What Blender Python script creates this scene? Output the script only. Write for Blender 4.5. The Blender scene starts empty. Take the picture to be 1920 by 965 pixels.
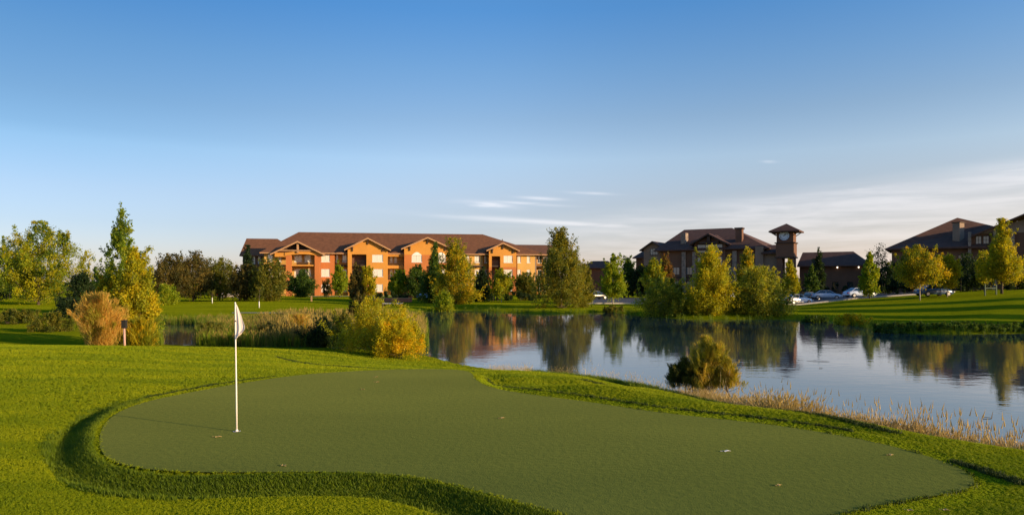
import bpy, math, random
import numpy as np
from mathutils import Vector

# ------------------------------------------------------------------ camera, sky, sun, exposure
scene = bpy.context.scene
EYE, FPX, HOR = 2.4, 1280.0, 528.0          # eye height, focal length in photo pixels, horizon row
cam_d = bpy.data.cameras.new('camera'); cam = bpy.data.objects.new('camera', cam_d)
scene.collection.objects.link(cam); scene.camera = cam
cam_d.lens = 24.0; cam_d.sensor_width = 36.0
cam_d.shift_y = (HOR - 482.5) / 1920.0
cam_d.clip_start = 0.1; cam_d.clip_end = 9000
cam.location = (0, 0, EYE); cam.rotation_euler = (math.radians(90), 0, 0)

SUN_AZ, SUN_EL = 116.0, 12.0
sd = Vector((math.sin(math.radians(SUN_AZ)) * math.cos(math.radians(SUN_EL)),
             math.cos(math.radians(SUN_AZ)) * math.cos(math.radians(SUN_EL)),
             math.sin(math.radians(SUN_EL))))
sun_d = bpy.data.lights.new('sun', 'SUN'); sun_d.energy = 5.0; sun_d.angle = math.radians(0.6)
sun_d.color = (1.0, 0.74, 0.42)
sun = bpy.data.objects.new('sun', sun_d); scene.collection.objects.link(sun)
sun.rotation_euler = sd.to_track_quat('Z', 'Y').to_euler(); sun.location = sd * 400

scene.view_settings.view_transform = 'Standard'; scene.view_settings.look = 'None'
scene.view_settings.exposure = 0.5; scene.view_settings.gamma = 1.0

world = bpy.data.worlds.new('World'); scene.world = world; world.use_nodes = True
wn, wl = world.node_tree.nodes, world.node_tree.links
for n in list(wn): wn.remove(n)
def wnode(t, **kw):
    n = wn.new(t)
    for k, v in kw.items(): setattr(n, k, v)
    return n
def wmath(op, a, b=None):
    n = wn.new('ShaderNodeMath'); n.operation = op
    for i, v in enumerate((a, b)):
        if v is None: continue
        if isinstance(v, (int, float)): n.inputs[i].default_value = v
        else: wl.new(v, n.inputs[i])
    return n.outputs[0]
sky = wnode('ShaderNodeTexSky', sky_type='NISHITA', sun_disc=False)
sky.sun_elevation = math.radians(SUN_EL); sky.sun_rotation = math.radians(SUN_AZ)
sky.air_density = 1.0; sky.dust_density = 0.6; sky.ozone_density = 2.2; sky.altitude = 600
# colour balance of the sky over its whole dome
bal = wnode('ShaderNodeMix', data_type='RGBA', blend_type='MULTIPLY'); bal.inputs[0].default_value = 1
wl.new(sky.outputs[0], bal.inputs[6])
tc = wnode('ShaderNodeTexCoord'); sep = wnode('ShaderNodeSeparateXYZ'); wl.new(tc.outputs['Generated'], sep.inputs[0])
sx, sy, sz = sep.outputs
az = wmath('ARCTAN2', sx, sy)                        # radians right of +Y
hyp = wmath('SQRT', wmath('ADD', wmath('MULTIPLY', sx, sx), wmath('MULTIPLY', sy, sy)))
el = wmath('ARCTAN2', sz, hyp)
warm = wmath('ADD', wmath('MULTIPLY', wmath('COSINE', wmath('SUBTRACT', az, math.radians(SUN_AZ))), .5), .5)
low = wnode('ShaderNodeMix', data_type='RGBA'); wl.new(warm, low.inputs[0]); low.inputs[6].default_value = (.74, .85, 1.13, 1); low.inputs[7].default_value = (1.36, .98, .76, 1)
rp = wnode('ShaderNodeValToRGB'); ee = rp.color_ramp.elements; ee[0].position = .0; ee[0].color = (.55, .45, .48, 1); ee[1].position = 1; ee[1].color = (.32, .63, .86, 1)
for p_, c_ in ((.055, (.66, .55, .54)), (.085, (.80, .65, .61)), (.125, (.90, .79, .73)), (.165, (.74, .71, .70)), (.27, (.38, .64, .84))):
    q_ = ee.new(p_); q_.color = (*c_, 1)
wl.new(wmath('DIVIDE', el, 1.40), rp.inputs[0])
dbl = wnode('ShaderNodeMix', data_type='RGBA', blend_type='MULTIPLY'); dbl.inputs[0].default_value = 1; wl.new(rp.outputs[0], dbl.inputs[6]); dbl.inputs[7].default_value = (2, 2, 2, 1)
lowf = wnode('ShaderNodeMapRange'); wl.new(el, lowf.inputs[0]); lowf.inputs[1].default_value = .02; lowf.inputs[2].default_value = .30; lowf.inputs[3].default_value = 1; lowf.inputs[4].default_value = 0
lm = wnode('ShaderNodeMix', data_type='RGBA'); wl.new(lowf.outputs[0], lm.inputs[0]); lm.inputs[6].default_value = (1, 1, 1, 1); wl.new(low.outputs[2], lm.inputs[7])
tot = wnode('ShaderNodeMix', data_type='RGBA', blend_type='MULTIPLY'); tot.inputs[0].default_value = 1; wl.new(dbl.outputs[2], tot.inputs[6]); wl.new(lm.outputs[2], tot.inputs[7])
away = wnode('ShaderNodeMapRange', interpolation_type='SMOOTHSTEP'); wl.new(warm, away.inputs[0]); away.inputs[1].default_value = .0; away.inputs[2].default_value = .30
high = wnode('ShaderNodeMapRange'); wl.new(el, high.inputs[0]); high.inputs[1].default_value = .03; high.inputs[2].default_value = .19
aw = wnode('ShaderNodeMix', data_type='RGBA'); wl.new(wmath('MULTIPLY', wmath('SUBTRACT', 1.0, away.outputs[0]), high.outputs[0]), aw.inputs[0]); aw.inputs[6].default_value = (1, 1, 1, 1); aw.inputs[7].default_value = (.46, .58, .64, 1)
tot2 = wnode('ShaderNodeMix', data_type='RGBA', blend_type='MULTIPLY'); tot2.inputs[0].default_value = 1; wl.new(tot.outputs[2], tot2.inputs[6]); wl.new(aw.outputs[2], tot2.inputs[7])
wl.new(tot2.outputs[2], bal.inputs[7])
comb = wnode('ShaderNodeCombineXYZ')
wl.new(wmath('MULTIPLY', az, 5.0), comb.inputs[0]); wl.new(wmath('MULTIPLY', el, 60.0), comb.inputs[1])
noi = wnode('ShaderNodeTexNoise'); noi.inputs['Scale'].default_value = 1.3; noi.inputs['Detail'].default_value = 6
noi.inputs['Roughness'].default_value = 0.6; noi.inputs['Distortion'].default_value = 0.5
wl.new(comb.outputs[0], noi.inputs['Vector'])
def ramp(v, a, b):
    n = wn.new('ShaderNodeMapRange'); n.interpolation_type = 'SMOOTHSTEP'
    wl.new(v, n.inputs[0]); n.inputs[1].default_value = a; n.inputs[2].default_value = b
    return n.outputs[0]
# thin cloud bank lying low in the sky, fading out upwards, plus single wisps
elt = wmath('SUBTRACT', el, wmath('MULTIPLY', az, 0.085))
bank = wmath('MULTIPLY', wmath('ADD', wmath('MULTIPLY', ramp(noi.outputs[0], 0.30, 0.70), .6), .4), wmath('MULTIPLY', ramp(elt, 0.100, 0.066), ramp(az, -0.30, 0.40)))
bank = wmath('MULTIPLY', bank, 0.28)
def wisp(a0, e0, wa, we, s):
    da = wmath('DIVIDE', wmath('SUBTRACT', az, a0), wa)
    de = wmath('DIVIDE', wmath('ADD', wmath('SUBTRACT', el, e0), wmath('MULTIPLY', wmath('SUBTRACT', az, a0), 0.06)), we)
    r = wmath('ADD', wmath('MULTIPLY', da, da), wmath('MULTIPLY', de, de))
    return wmath('MULTIPLY', wmath('POWER', 2.718, wmath('MULTIPLY', r, -1.0)), s)
cl = bank
for a0, e0, wa, we, s in ((-0.037, 0.112, 0.034, 0.0045, .42), (0.045, 0.121, 0.030, 0.0022, .28), (0.02, 0.114, 0.05, 0.002, .25),
                          (0.36, 0.163, 0.010, 0.0016, .25), (0.47, 0.120, 0.035, 0.003, .22), (0.08, 0.085, 0.16, 0.004, .35),
                          (0.115, 0.128, 0.03, 0.0018, .25)):
    cl = wmath('MAXIMUM', cl, wmath('MULTIPLY', wisp(a0, e0, wa, we, s), ramp(noi.outputs[0], 0.25, 0.6)))
mixc = wnode('ShaderNodeMix', data_type='RGBA')
wl.new(cl, mixc.inputs[0]); wl.new(bal.outputs[2], mixc.inputs[6]); mixc.inputs[7].default_value = (10.5, 9.8, 9.8, 1)
bg = wnode('ShaderNodeBackground'); bg.inputs[1].default_value = 0.10
wl.new(mixc.outputs[2], bg.inputs[0])
wo = wnode('ShaderNodeOutputWorld'); wl.new(bg.outputs[0], wo.inputs[0])

# ------------------------------------------------------------------ helpers
C = scene.collection
rng = np.random.default_rng(7)
R = random.Random(5)

def put(px, Y): return (px - 960.0) / FPX * Y
def zpx(py, Y): return EYE + (HOR - py) / FPX * Y
def gp(px, py, z=0.0):
    Y = FPX * (EYE - z) / (py - HOR); return (put(px, Y), Y)

def tag(o, label=None, cat=None, group=None, kind=None):
    if label: o['label'] = label
    if cat: o['category'] = cat
    if group: o['group'] = group
    if kind: o['kind'] = kind
    return o

def link(name, me, mat=None, parent=None):
    o = bpy.data.objects.new(name, me); C.objects.link(o)
    if mat is not None: me.materials.append(mat)
    if parent is not None: o.parent = parent
    return o

def empty(name, loc, rz=0.0, label=None, cat=None, group=None):
    o = bpy.data.objects.new(name, None); C.objects.link(o); o.location = loc; o.rotation_euler = (0, 0, rz)
    o.empty_display_size = 0.3
    return tag(o, label, cat, group)

def fast_mesh(name, V, F, smooth=False, col=None):
    """V (n,3), F (m,k) arrays of one face size."""
    V = np.asarray(V, np.float32); F = np.asarray(F, np.int32)
    me = bpy.data.meshes.new(name); me.vertices.add(len(V)); me.vertices.foreach_set('co', V.ravel())
    k = F.shape[1]; me.loops.add(F.size); me.loops.foreach_set('vertex_index', F.ravel())
    me.polygons.add(len(F)); me.polygons.foreach_set('loop_start', np.arange(0, F.size, k, dtype=np.int32))
    me.polygons.foreach_set('loop_total', np.full(len(F), k, np.int32))
    if smooth: me.polygons.foreach_set('use_smooth', np.ones(len(F), bool))
    if col is not None:
        a = me.attributes.new('tint', 'FLOAT_COLOR', 'POINT')
        c = np.ones((len(V), 4), np.float32); c[:, :3] = col; a.data.foreach_set('color', c.ravel())
    me.update(calc_edges=True)
    return me

class MB:
    """collects shapes, then becomes ONE mesh object"""
    def __init__(s): s.v = []; s.f = []
    def add(s, vs, fs):
        b = len(s.v); s.v += [tuple(v) for v in vs]; s.f += [tuple(b + i for i in f) for f in fs]; return s
    def box(s, x0, x1, y0, y1, z0, z1):
        return s.add([(x0,y0,z0),(x1,y0,z0),(x1,y1,z0),(x0,y1,z0),(x0,y0,z1),(x1,y0,z1),(x1,y1,z1),(x0,y1,z1)],
                     [(0,3,2,1),(4,5,6,7),(0,1,5,4),(1,2,6,5),(2,3,7,6),(3,0,4,7)])
    def slab(s, poly, t):
        n = len(poly); lo = [(x, y, z - t) for x, y, z in poly]
        return s.add(list(poly) + lo, [tuple(range(n)), tuple(range(2*n-1, n-1, -1))] +
                     [(i, n+i, n+(i+1) % n, (i+1) % n) for i in range(n)])
    def prism(s, poly, y0, y1):
        """poly in (x,z), extruded along y"""
        n = len(poly)
        return s.add([(x, y0, z) for x, z in poly] + [(x, y1, z) for x, z in poly],
                     [tuple(range(n)), tuple(range(2*n-1, n-1, -1))] + [(i, n+i, n+(i+1) % n, (i+1) % n) for i in range(n)])
    def tube(s, path, rad, n=6, cap=True):
        path = [Vector(p) for p in path]; b = len(s.v)
        for i, p in enumerate(path):
            d = (path[min(i+1, len(path)-1)] - path[max(i-1, 0)])
            if d.length < 1e-6: d = Vector((0,0,1))
            d.normalize(); a = d.cross(Vector((0,0,1)) if abs(d.z) < .95 else Vector((1,0,0))).normalized(); c = d.cross(a)
            r = rad[i] if hasattr(rad, '__len__') else rad
            for k in range(n):
                t = 2*math.pi*k/n; s.v.append(tuple(p + a*(r*math.cos(t)) + c*(r*math.sin(t))))
        for i in range(len(path)-1):
            for k in range(n):
                s.f.append((b+i*n+k, b+i*n+(k+1) % n, b+(i+1)*n+(k+1) % n, b+(i+1)*n+k))
        if cap:
            s.f.append(tuple(b+k for k in range(n-1, -1, -1))); e = b+(len(path)-1)*n; s.f.append(tuple(e+k for k in range(n)))
        return s
    def bar(s, p, q, w):
        return s.tube([p, q], w*.7, 4)
    def build(s, name, mat, parent=None, smooth=False):
        me = bpy.data.meshes.new(name); me.from_pydata(s.v, [], s.f)
        if smooth: me.polygons.foreach_set('use_smooth', [True]*len(me.polygons))
        me.update(); return link(name, me, mat, parent)

# ------------------------------------------------------------------ materials
def new_mat(name):
    m = bpy.data.materials.new(name); m.use_nodes = True; nt = m.node_tree
    for n in list(nt.nodes): nt.nodes.remove(n)
    out = nt.nodes.new('ShaderNodeOutputMaterial'); return m, nt, out
def L(nt, a, b): nt.links.new(a, b)
def noise(nt, scale, detail=4, vec=None, rough=.55, obj=True):
    n = nt.nodes.new('ShaderNodeTexNoise'); n.inputs['Scale'].default_value = scale; n.inputs['Detail'].default_value = detail
    n.inputs['Roughness'].default_value = rough
    if vec is None:
        t = nt.nodes.new('ShaderNodeTexCoord'); vec = t.outputs['Object'] if obj else t.outputs['Generated']
    L(nt, vec, n.inputs['Vector']); return n.outputs[0]
def cramp(nt, fac, stops):
    r = nt.nodes.new('ShaderNodeValToRGB'); e = r.color_ramp.elements
    while len(e) > 1: e.remove(e[0])
    e[0].position = stops[0][0]; e[0].color = (*stops[0][1], 1)
    for p, c in stops[1:]:
        k = e.new(p); k.color = (*c, 1)
    L(nt, fac, r.inputs[0]); return r.outputs[0]
def solid(name, col, rough=.7, var=.18, scale=3.0, metal=0, bump=0.0, bscale=40, spec=.4):
    m, nt, out = new_mat(name); b = nt.nodes.new('ShaderNodeBsdfPrincipled')
    c0 = tuple(c*(1-var) for c in col); c1 = tuple(min(1, c*(1+var)) for c in col)
    n = noise(nt, scale); L(nt, cramp(nt, n, [(.3, c0), (.7, c1)]), b.inputs['Base Color'])
    b.inputs['Roughness'].default_value = rough; b.inputs['Metallic'].default_value = metal
    b.inputs['Specular IOR Level'].default_value = spec
    if bump:
        bn = nt.nodes.new('ShaderNodeBump'); bn.inputs['Strength'].default_value = bump; bn.inputs['Distance'].default_value = .03
        L(nt, noise(nt, bscale), bn.inputs['Height']); L(nt, bn.outputs[0], b.inputs['Normal'])
    L(nt, b.outputs[0], out.inputs[0]); return m
def leafmat(name, trans=.5, gain=1.0):
    m, nt, out = new_mat(name)
    a = nt.nodes.new('ShaderNodeAttribute'); a.attribute_name = 'tint'
    d = nt.nodes.new('ShaderNodeBsdfPrincipled'); d.inputs['Roughness'].default_value = .55; d.inputs['Specular IOR Level'].default_value = .25
    t = nt.nodes.new('ShaderNodeBsdfTranslucent'); mx = nt.nodes.new('ShaderNodeMixShader'); mx.inputs[0].default_value = trans
    L(nt, a.outputs['Color'], d.inputs['Base Color'])
    g = nt.nodes.new('ShaderNodeMix'); g.data_type = 'RGBA'; g.blend_type = 'MULTIPLY'; g.inputs[0].default_value = 1
    L(nt, a.outputs['Color'], g.inputs[6]); g.inputs[7].default_value = (1.5, 1.35, .6, 1)
    L(nt, g.outputs[2], t.inputs[0])
    L(nt, d.outputs[0], mx.inputs[1]); L(nt, t.outputs[0], mx.inputs[2]); L(nt, mx.outputs[0], out.inputs[0]); return m
def bladesmat(name, stops, trans=.4, patch=None):
    """grass blades: a random tone for each tuft, drifting in patches over the ground"""
    m, nt, out = new_mat(name)
    oi = nt.nodes.new('ShaderNodeObjectInfo'); geo = nt.nodes.new('ShaderNodeNewGeometry')
    mpb = nt.nodes.new('ShaderNodeMapping'); mpb.inputs['Scale'].default_value = (.35, 1.5, 1); L(nt, geo.outputs['Position'], mpb.inputs[0]); n = noise(nt, .6, 4, mpb.outputs[0])
    ad = nt.nodes.new('ShaderNodeMath'); ad.operation = 'MULTIPLY_ADD'; L(nt, oi.outputs['Random'], ad.inputs[0]); ad.inputs[1].default_value = .26
    sb = nt.nodes.new('ShaderNodeMath'); sb.operation = 'SUBTRACT'; L(nt, n, sb.inputs[0]); sb.inputs[1].default_value = .10
    L(nt, sb.outputs[0], ad.inputs[2])
    col = cramp(nt, ad.outputs[0], stops)
    d = nt.nodes.new('ShaderNodeBsdfPrincipled'); d.inputs['Roughness'].default_value = .6; d.inputs['Specular IOR Level'].default_value = .2
    t = nt.nodes.new('ShaderNodeBsdfTranslucent'); mx = nt.nodes.new('ShaderNodeMixShader'); mx.inputs[0].default_value = trans
    L(nt, col, d.inputs['Base Color']); L(nt, col, t.inputs[0])
    L(nt, d.outputs[0], mx.inputs[1]); L(nt, t.outputs[0], mx.inputs[2]); L(nt, mx.outputs[0], out.inputs[0]); return m

M = {}
M['leaf'] = leafmat('foliage')
M['bark'] = solid('bark', (.10, .075, .055), .9, .35, 6, bump=.5)
M['bark_pale'] = solid('pale_bark', (.42, .36, .30), .85, .3, 9)
M['ochre'] = solid('ochre_stucco', (.56, .245, .040), .85, .08, .35, bump=.15, bscale=25)
M['ochre_pale'] = solid('pale_ochre_stucco', (.60, .34, .090), .85, .07, .3, bump=.15, bscale=25)
M['terracotta'] = solid('terracotta_stucco', (.47, .150, .038), .85, .09, .35, bump=.15, bscale=25)
M['roof_brown'] = solid('brown_shingle', (.160, .064, .026), .9, .22, 1.4, bump=.3, bscale=6)
M['roof_dark'] = solid('dark_shingle', (.095, .045, .030), .9, .22, 1.2, bump=.3, bscale=6)
M['trim_dark'] = solid('dark_timber', (.055, .032, .022), .75, .2, 4)
M['trim_tan'] = solid('tan_trim', (.42, .23, .11), .75, .12, 2)
M['white'] = solid('white_paint', (.78, .76, .72), .5, .05, 3)
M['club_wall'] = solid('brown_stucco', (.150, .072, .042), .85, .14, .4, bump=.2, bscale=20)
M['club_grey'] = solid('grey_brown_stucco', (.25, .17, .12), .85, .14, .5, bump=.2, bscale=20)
M['stone'] = solid('stone_facing', (.24, .18, .14), .9, .35, 2.2, bump=.5, bscale=8)
M['concrete'] = solid('concrete', (.42, .38, .34), .9, .12, 2)
M['brick_red'] = solid('red_brick_wall', (.34, .13, .075), .9, .2, 3)
M['metal_dark'] = solid('dark_metal', (.04, .035, .03), .5, .1, 4, metal=.4)
M['tyre'] = solid('rubber', (.02, .02, .02), .85, .1, 5)
M['rim'] = solid('alloy', (.5, .5, .52), .3, .05, 5, metal=.8)
def paint(name, col): return solid(name, col, .25, .03, 2, spec=.6)
def glass(name, col, rough=.06):
    m, nt, out = new_mat(name); b = nt.nodes.new('ShaderNodeBsdfPrincipled'); b.inputs['Base Color'].default_value = (*col, 1)
    b.inputs['Roughness'].default_value = rough; b.inputs['IOR'].default_value = 1.6; b.inputs['Specular IOR Level'].default_value = .8
    b.inputs['Coat Weight'].default_value = .4; b.inputs['Coat Roughness'].default_value = .03
    L(nt, b.outputs[0], out.inputs[0]); return m
M['glass_pale'] = glass('pale_window_glass', (.72, .66, .58), .15)  # cream set directly as the pane's own colour
M['glass_dark'] = glass('dark_window_glass', (.03, .035, .04))
M['glass_sky'] = glass('grey_window_glass', (.16, .17, .18), .08)

# ------------------------------------------------------------------ ground shape
def chaikin(P, n=2):
    P = np.array(P, float)
    for _ in range(n):
        Q = np.roll(P, -1, 0); P = np.stack([P*.75+Q*.25, P*.25+Q*.75], 1).reshape(-1, 2)
    return P
WATER = -1.2
pond_px = [(790,583),(850,581),(920,583),(1000,589),(1100,586),(1140,584),(1200,592),(1300,600),(1450,598),(1560,601),(1600,608),(1640,618),(1700,626),(1800,627),(1920,625),(2300,624),
           (2500,950),(2150,960),(1920,905),(1800,872),(1700,850),(1600,825),(1500,800),(1400,775),(1300,745),(1200,722),(1100,708),(1000,698),(900,688),(850,680),(815,668),
           (760,660),(700,655),(600,650),(400,648),(300,645),(225,640),(225,622),(300,605),(450,597),(560,597),(650,598),(720,597),(765,590)]
POND = chaikin([gp(a, b, WATER) for a, b in pond_px], 2)
green_px = [(184,838),(190,800),(215,775),(262,755),(340,738),(450,718),(560,702),(680,694),(800,691),(870,693),(887,700),(892,713),(925,728),(1000,740),(1100,752),(1200,768),(1300,780),
            (1400,790),(1500,803),(1600,820),(1700,842),(1780,868),(1822,890),(1830,908),(1800,922),(1700,937),(1600,957),(1500,985),(1380,1010),(1250,1010),(1130,985),(1040,960),(950,936),
            (870,913),(800,897),(720,887),(600,884),(480,885),(350,885),(260,878),(205,864)]
GREEN = chaikin([gp(a, b, 0) for a, b in green_px], 2)
def sdist(P, x, y):
    """signed distance to polygon, positive outside"""
    x = np.asarray(x, float).ravel(); y = np.asarray(y, float).ravel(); out = np.empty(len(x))
    A = P; B = np.roll(P, -1, 0); D = B - A; LL = (D**2).sum(1)
    for s in range(0, len(x), 20000):
        xs = x[s:s+20000, None]; ys = y[s:s+20000, None]
        t = np.clip(((xs-A[:,0])*D[:,0] + (ys-A[:,1])*D[:,1]) / LL, 0, 1)
        d = np.sqrt(((xs-A[:,0]-t*D[:,0])**2 + (ys-A[:,1]-t*D[:,1])**2).min(1))
        c = ((A[:,1] > ys) != (B[:,1] > ys)) & (xs < D[:,0]*(ys-A[:,1])/np.where(D[:,1] == 0, 1e-9, D[:,1]) + A[:,0])
        out[s:s+20000] = np.where(c.sum(1) % 2 == 1, -d, d)
    return out
def sm(t): t = np.clip(t, 0, 1); return t*t*(3-2*t)
def fnoise(x, y, f, seed=0):
    r = np.random.default_rng(seed); z = 0
    for i in range(5):
        a = r.uniform(0, 6.28); p = r.uniform(0, 6.28); g = f * r.uniform(.6, 1.6)
        z = z + np.sin((x*math.cos(a)+y*math.sin(a))*g + p)
    return z/5
def Hh(x, y, full=False):
    sh = np.shape(x); x = np.asarray(x, float).ravel(); y = np.asarray(y, float).ravel()
    dp = sdist(POND, x, y); k = x/np.maximum(np.abs(y), 2.0)
    near = 1 - sm((np.hypot(x, y) - 38)/12)
    Wd = np.interp(k, [-.5, -.36, -.12, 0, .11, .27, .42, .58, .75], [16, 14, 11, 8, 6, 5, 4, 3.4, 3.0])
    top = np.interp(k, [-.6, -.3, 0, .3], [.10, .08, 0, 0]) * sm((y-12)/10)
    zn = WATER + (1.2+top)*sm(dp/Wd)
    tr = np.interp(k, [.30, .38, .42, .5, .6, .75, 1.2], [-.62, -.8, -.95, -.05, .55, 1.25, 1.9])
    zf = WATER + .38*sm(dp/2.5) + (tr+.82)*sm((dp-1)/np.interp(k, [.3,.5], [40,46]))
    z = zn*near + zf*(1-near)
    z = z + .03*fnoise(x, y, .5, 3)*sm(dp/4)*near + .06*fnoise(x, y, .12, 4)*sm(dp/8)*(1-near) + .22*fnoise(x, y, .11, 6)*sm((dp-4)/14)*(1-near)*sm((.2-k)/.2)
    z = np.where(dp < 0, WATER - .05 - .8*sm(-dp/3), z)
    dg = sdist(GREEN, x, y)
    wl_ = sm((1.2 - x)/2.0) * sm((14.5-y)/2.5)
    band = np.interp(dg, [0, .10, .18, .38, .55, .70, 1.2, 5], [0, .0, -.04, -.14, -.17, -.07, -.04, 0])
    z = z + band*wl_
    wr = (1-wl_)*sm((x+1.5)/2.0)*sm((19.5-y)/2.0)*sm((.62-k)/.15)*sm((dp-1.2)/1.5)
    z = z + wr*np.interp(dg, [0, .28, .34, .55, 1.0, 1.35, 1.8, 2.6, 4], [0, .03, .02, -.035, .035, .06, .015, .035, 0])
    # grassy hollow and swell beside the right of the green
    z = z - .16*np.exp(-(((x-1.0)/1.6)**2 + ((y-16.6)/.9)**2)) + .07*np.exp(-(((x-3.2)/3.0)**2+((y-15.3)/.9)**2))
    z = np.where((dg < 0) & (near > .5), -.012, np.where(dg < .5, -.012 + (z+.012)*sm(dg/.5)*(1-wl_) + (z+.012)*wl_, z))
    z = np.where(dp < 0, np.minimum(z, WATER-.05), z)
    if full: return z.reshape(sh), dp.reshape(sh), dg.reshape(sh)
    return z.reshape(sh)
def gz(x, y): return float(Hh(np.array([x]), np.array([y]))[0])

# ------------------------------------------------------------------ ground, water, green
def lawnmat(name, stops, bump=.9, scale=1.0, sheen=.15, st=(.60, .68, .0)):
    m, nt, out = new_mat(name); b = nt.nodes.new('ShaderNodeBsdfPrincipled')
    tcn = nt.nodes.new('ShaderNodeTexCoord'); mp = nt.nodes.new('ShaderNodeMapping'); L(nt, tcn.outputs['Object'], mp.inputs[0])
    mp.inputs['Scale'].default_value = (.35, 1, 1)
    n1 = noise(nt, .22*scale, 5, mp.outputs[0]); n2 = noise(nt, 9*scale, 3, tcn.outputs['Object']); n3 = noise(nt, 60, 2, tcn.outputs['Object'])
    def mth(op, a, bb):
        q = nt.nodes.new('ShaderNodeMath'); q.operation = op
        for i, v in enumerate((a, bb)):
            if isinstance(v, (int, float)): q.inputs[i].default_value = v
            else: L(nt, v, q.inputs[i])
        return q.outputs[0]
    f = mth('ADD', mth('MULTIPLY', n1, .55), mth('ADD', mth('MULTIPLY', n2, .25), mth('MULTIPLY', n3, .2)))
    L(nt, cramp(nt, f, stops), b.inputs['Base Color']); b.inputs['Roughness'].default_value = .9; b.inputs['Specular IOR Level'].default_value = .0
    b.inputs['Sheen Weight'].default_value = sheen; b.inputs['Sheen Tint'].default_value = (*st, 1); b.inputs['Sheen Roughness'].default_value = .5
    bn = nt.nodes.new('ShaderNodeBump'); bn.inputs['Strength'].default_value = bump; bn.inputs['Distance'].default_value = .03
    L(nt, mth('ADD', n3, mth('MULTIPLY', n2, 1.5)), bn.inputs['Height']); L(nt, bn.outputs[0], b.inputs['Normal'])
    L(nt, b.outputs[0], out.inputs[0]); return m
M['lawn'] = lawnmat('lawn_grass', [(.38, (.066, .095, .004)), (.50, (.112, .142, .006)), (.62, (.172, .190, .008))])
M['green'] = lawnmat('putting_green_turf', [(.40, (.044, .084, .018)), (.5, (.063, .102, .021)), (.60, (.088, .124, .024))], bump=.25, scale=1.2, sheen=.10, st=(.8, .8, .2))

th = np.concatenate([np.linspace(-180, -64, 40, endpoint=False), np.linspace(-64, 64, 560, endpoint=False), np.linspace(64, 180, 41)])
th = np.radians(th)
rr = np.concatenate([[.01, 1.5, 3, 4.5], np.geomspace(5.5, 45, 170), np.geomspace(45.8, 200, 90), np.geomspace(215, 6000, 24)])
T_, R_ = np.meshgrid(th, rr, indexing='ij'); GX = R_*np.sin(T_); GY = R_*np.cos(T_); GZ = Hh(GX, GY)
nt_, nr_ = GX.shape; idx = np.arange(nt_*nr_).reshape(nt_, nr_)
F = np.stack([idx[:-1,:-1], idx[:-1,1:], idx[1:,1:], idx[1:,:-1]], -1).reshape(-1, 4)
F = F[:, ::-1]
g = link('ground', fast_mesh('ground', np.stack([GX, GY, GZ], -1).reshape(-1, 3), F, True), M['lawn']); tag(g, kind='structure')

# water
m, nt, out = new_mat('pond_water'); b = nt.nodes.new('ShaderNodeBsdfPrincipled')
b.inputs['Base Color'].default_value = (.018, .040, .058, 1); b.inputs['Roughness'].default_value = .035
b.inputs['IOR'].default_value = 2.2; b.inputs['Specular IOR Level'].default_value = .6
t = nt.nodes.new('ShaderNodeTexCoord'); mp = nt.nodes.new('ShaderNodeMapping'); L(nt, t.outputs['Object'], mp.inputs[0]); mp.inputs['Scale'].default_value = (.5, 1.0, 1)
n1 = noise(nt, 2.2, 3, mp.outputs[0]); n2 = noise(nt, .35, 2, mp.outputs[0])
ad = nt.nodes.new('ShaderNodeMath'); ad.operation = 'MULTIPLY'; L(nt, n1, ad.inputs[0])
pr = nt.nodes.new('ShaderNodeMapRange'); L(nt, n2, pr.inputs[0]); pr.inputs[1].default_value = .35; pr.inputs[2].default_value = .7; pr.inputs[3].default_value = .35; pr.inputs[4].default_value = 1.0
L(nt, pr.outputs[0], ad.inputs[1])
bn = nt.nodes.new('ShaderNodeBump'); bn.inputs['Strength'].default_value = .065; bn.inputs['Distance'].default_value = .10
L(nt, ad.outputs[0], bn.inputs['Height']); L(nt, bn.outputs[0], b.inputs['Normal']); L(nt, b.outputs[0], out.inputs[0])
M['water'] = m
w = MB(); w.add([(-40, 9, WATER), (110, 9, WATER), (110, 96, WATER), (-40, 96, WATER)], [(0, 1, 2, 3)])
tag(w.build('pond_water', M['water']), kind='structure')

def sheet(name, P, z, mat, kind='structure'):
    import bmesh
    bm = bmesh.new(); vs = [bm.verts.new((p[0], p[1], z)) for p in P]; f = bm.faces.new(vs); f.normal_update()
    if f.normal.z < 0: f.normal_flip()
    bmesh.ops.triangulate(bm, faces=bm.faces[:]); me = bpy.data.meshes.new(name); bm.to_mesh(me); bm.free()
    return tag(link(name, me, mat), kind=kind)
sheet('putting_green', GREEN, 0.004, M['green'])

# asphalt parking draped on the ground with kerbs
def drape(name, kfun, y0, y1, n, m_, mat, lift, kind='structure', thick=0):
    ys = np.linspace(y0, y1, n); s = np.linspace(0, 1, m_)
    Y, S = np.meshgrid(ys, s, indexing='ij'); k0, k1 = kfun(Y); X = (k0 + (k1-k0)*S)*Y
    Z = Hh(X, Y) + lift; idx = np.arange(n*m_).reshape(n, m_)
    F = np.stack([idx[:-1,:-1], idx[:-1,1:], idx[1:,1:], idx[1:,:-1]], -1).reshape(-1, 4)
    return tag(link(name, fast_mesh(name, np.stack([X, Y, Z], -1).reshape(-1, 3), F, True), mat), kind=kind)
M['asphalt'] = solid('asphalt', (.055, .056, .062), .85, .2, 3, bump=.3)
drape('parking_lot', lambda Y: (.105+0*Y, .60+0*Y), 98, 128, 60, 200, M['asphalt'], .06)
kb = MB()
ks = np.linspace(.105, .60, 160); X = ks*97.9; Z = Hh(X, np.full_like(X, 97.9))
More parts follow.
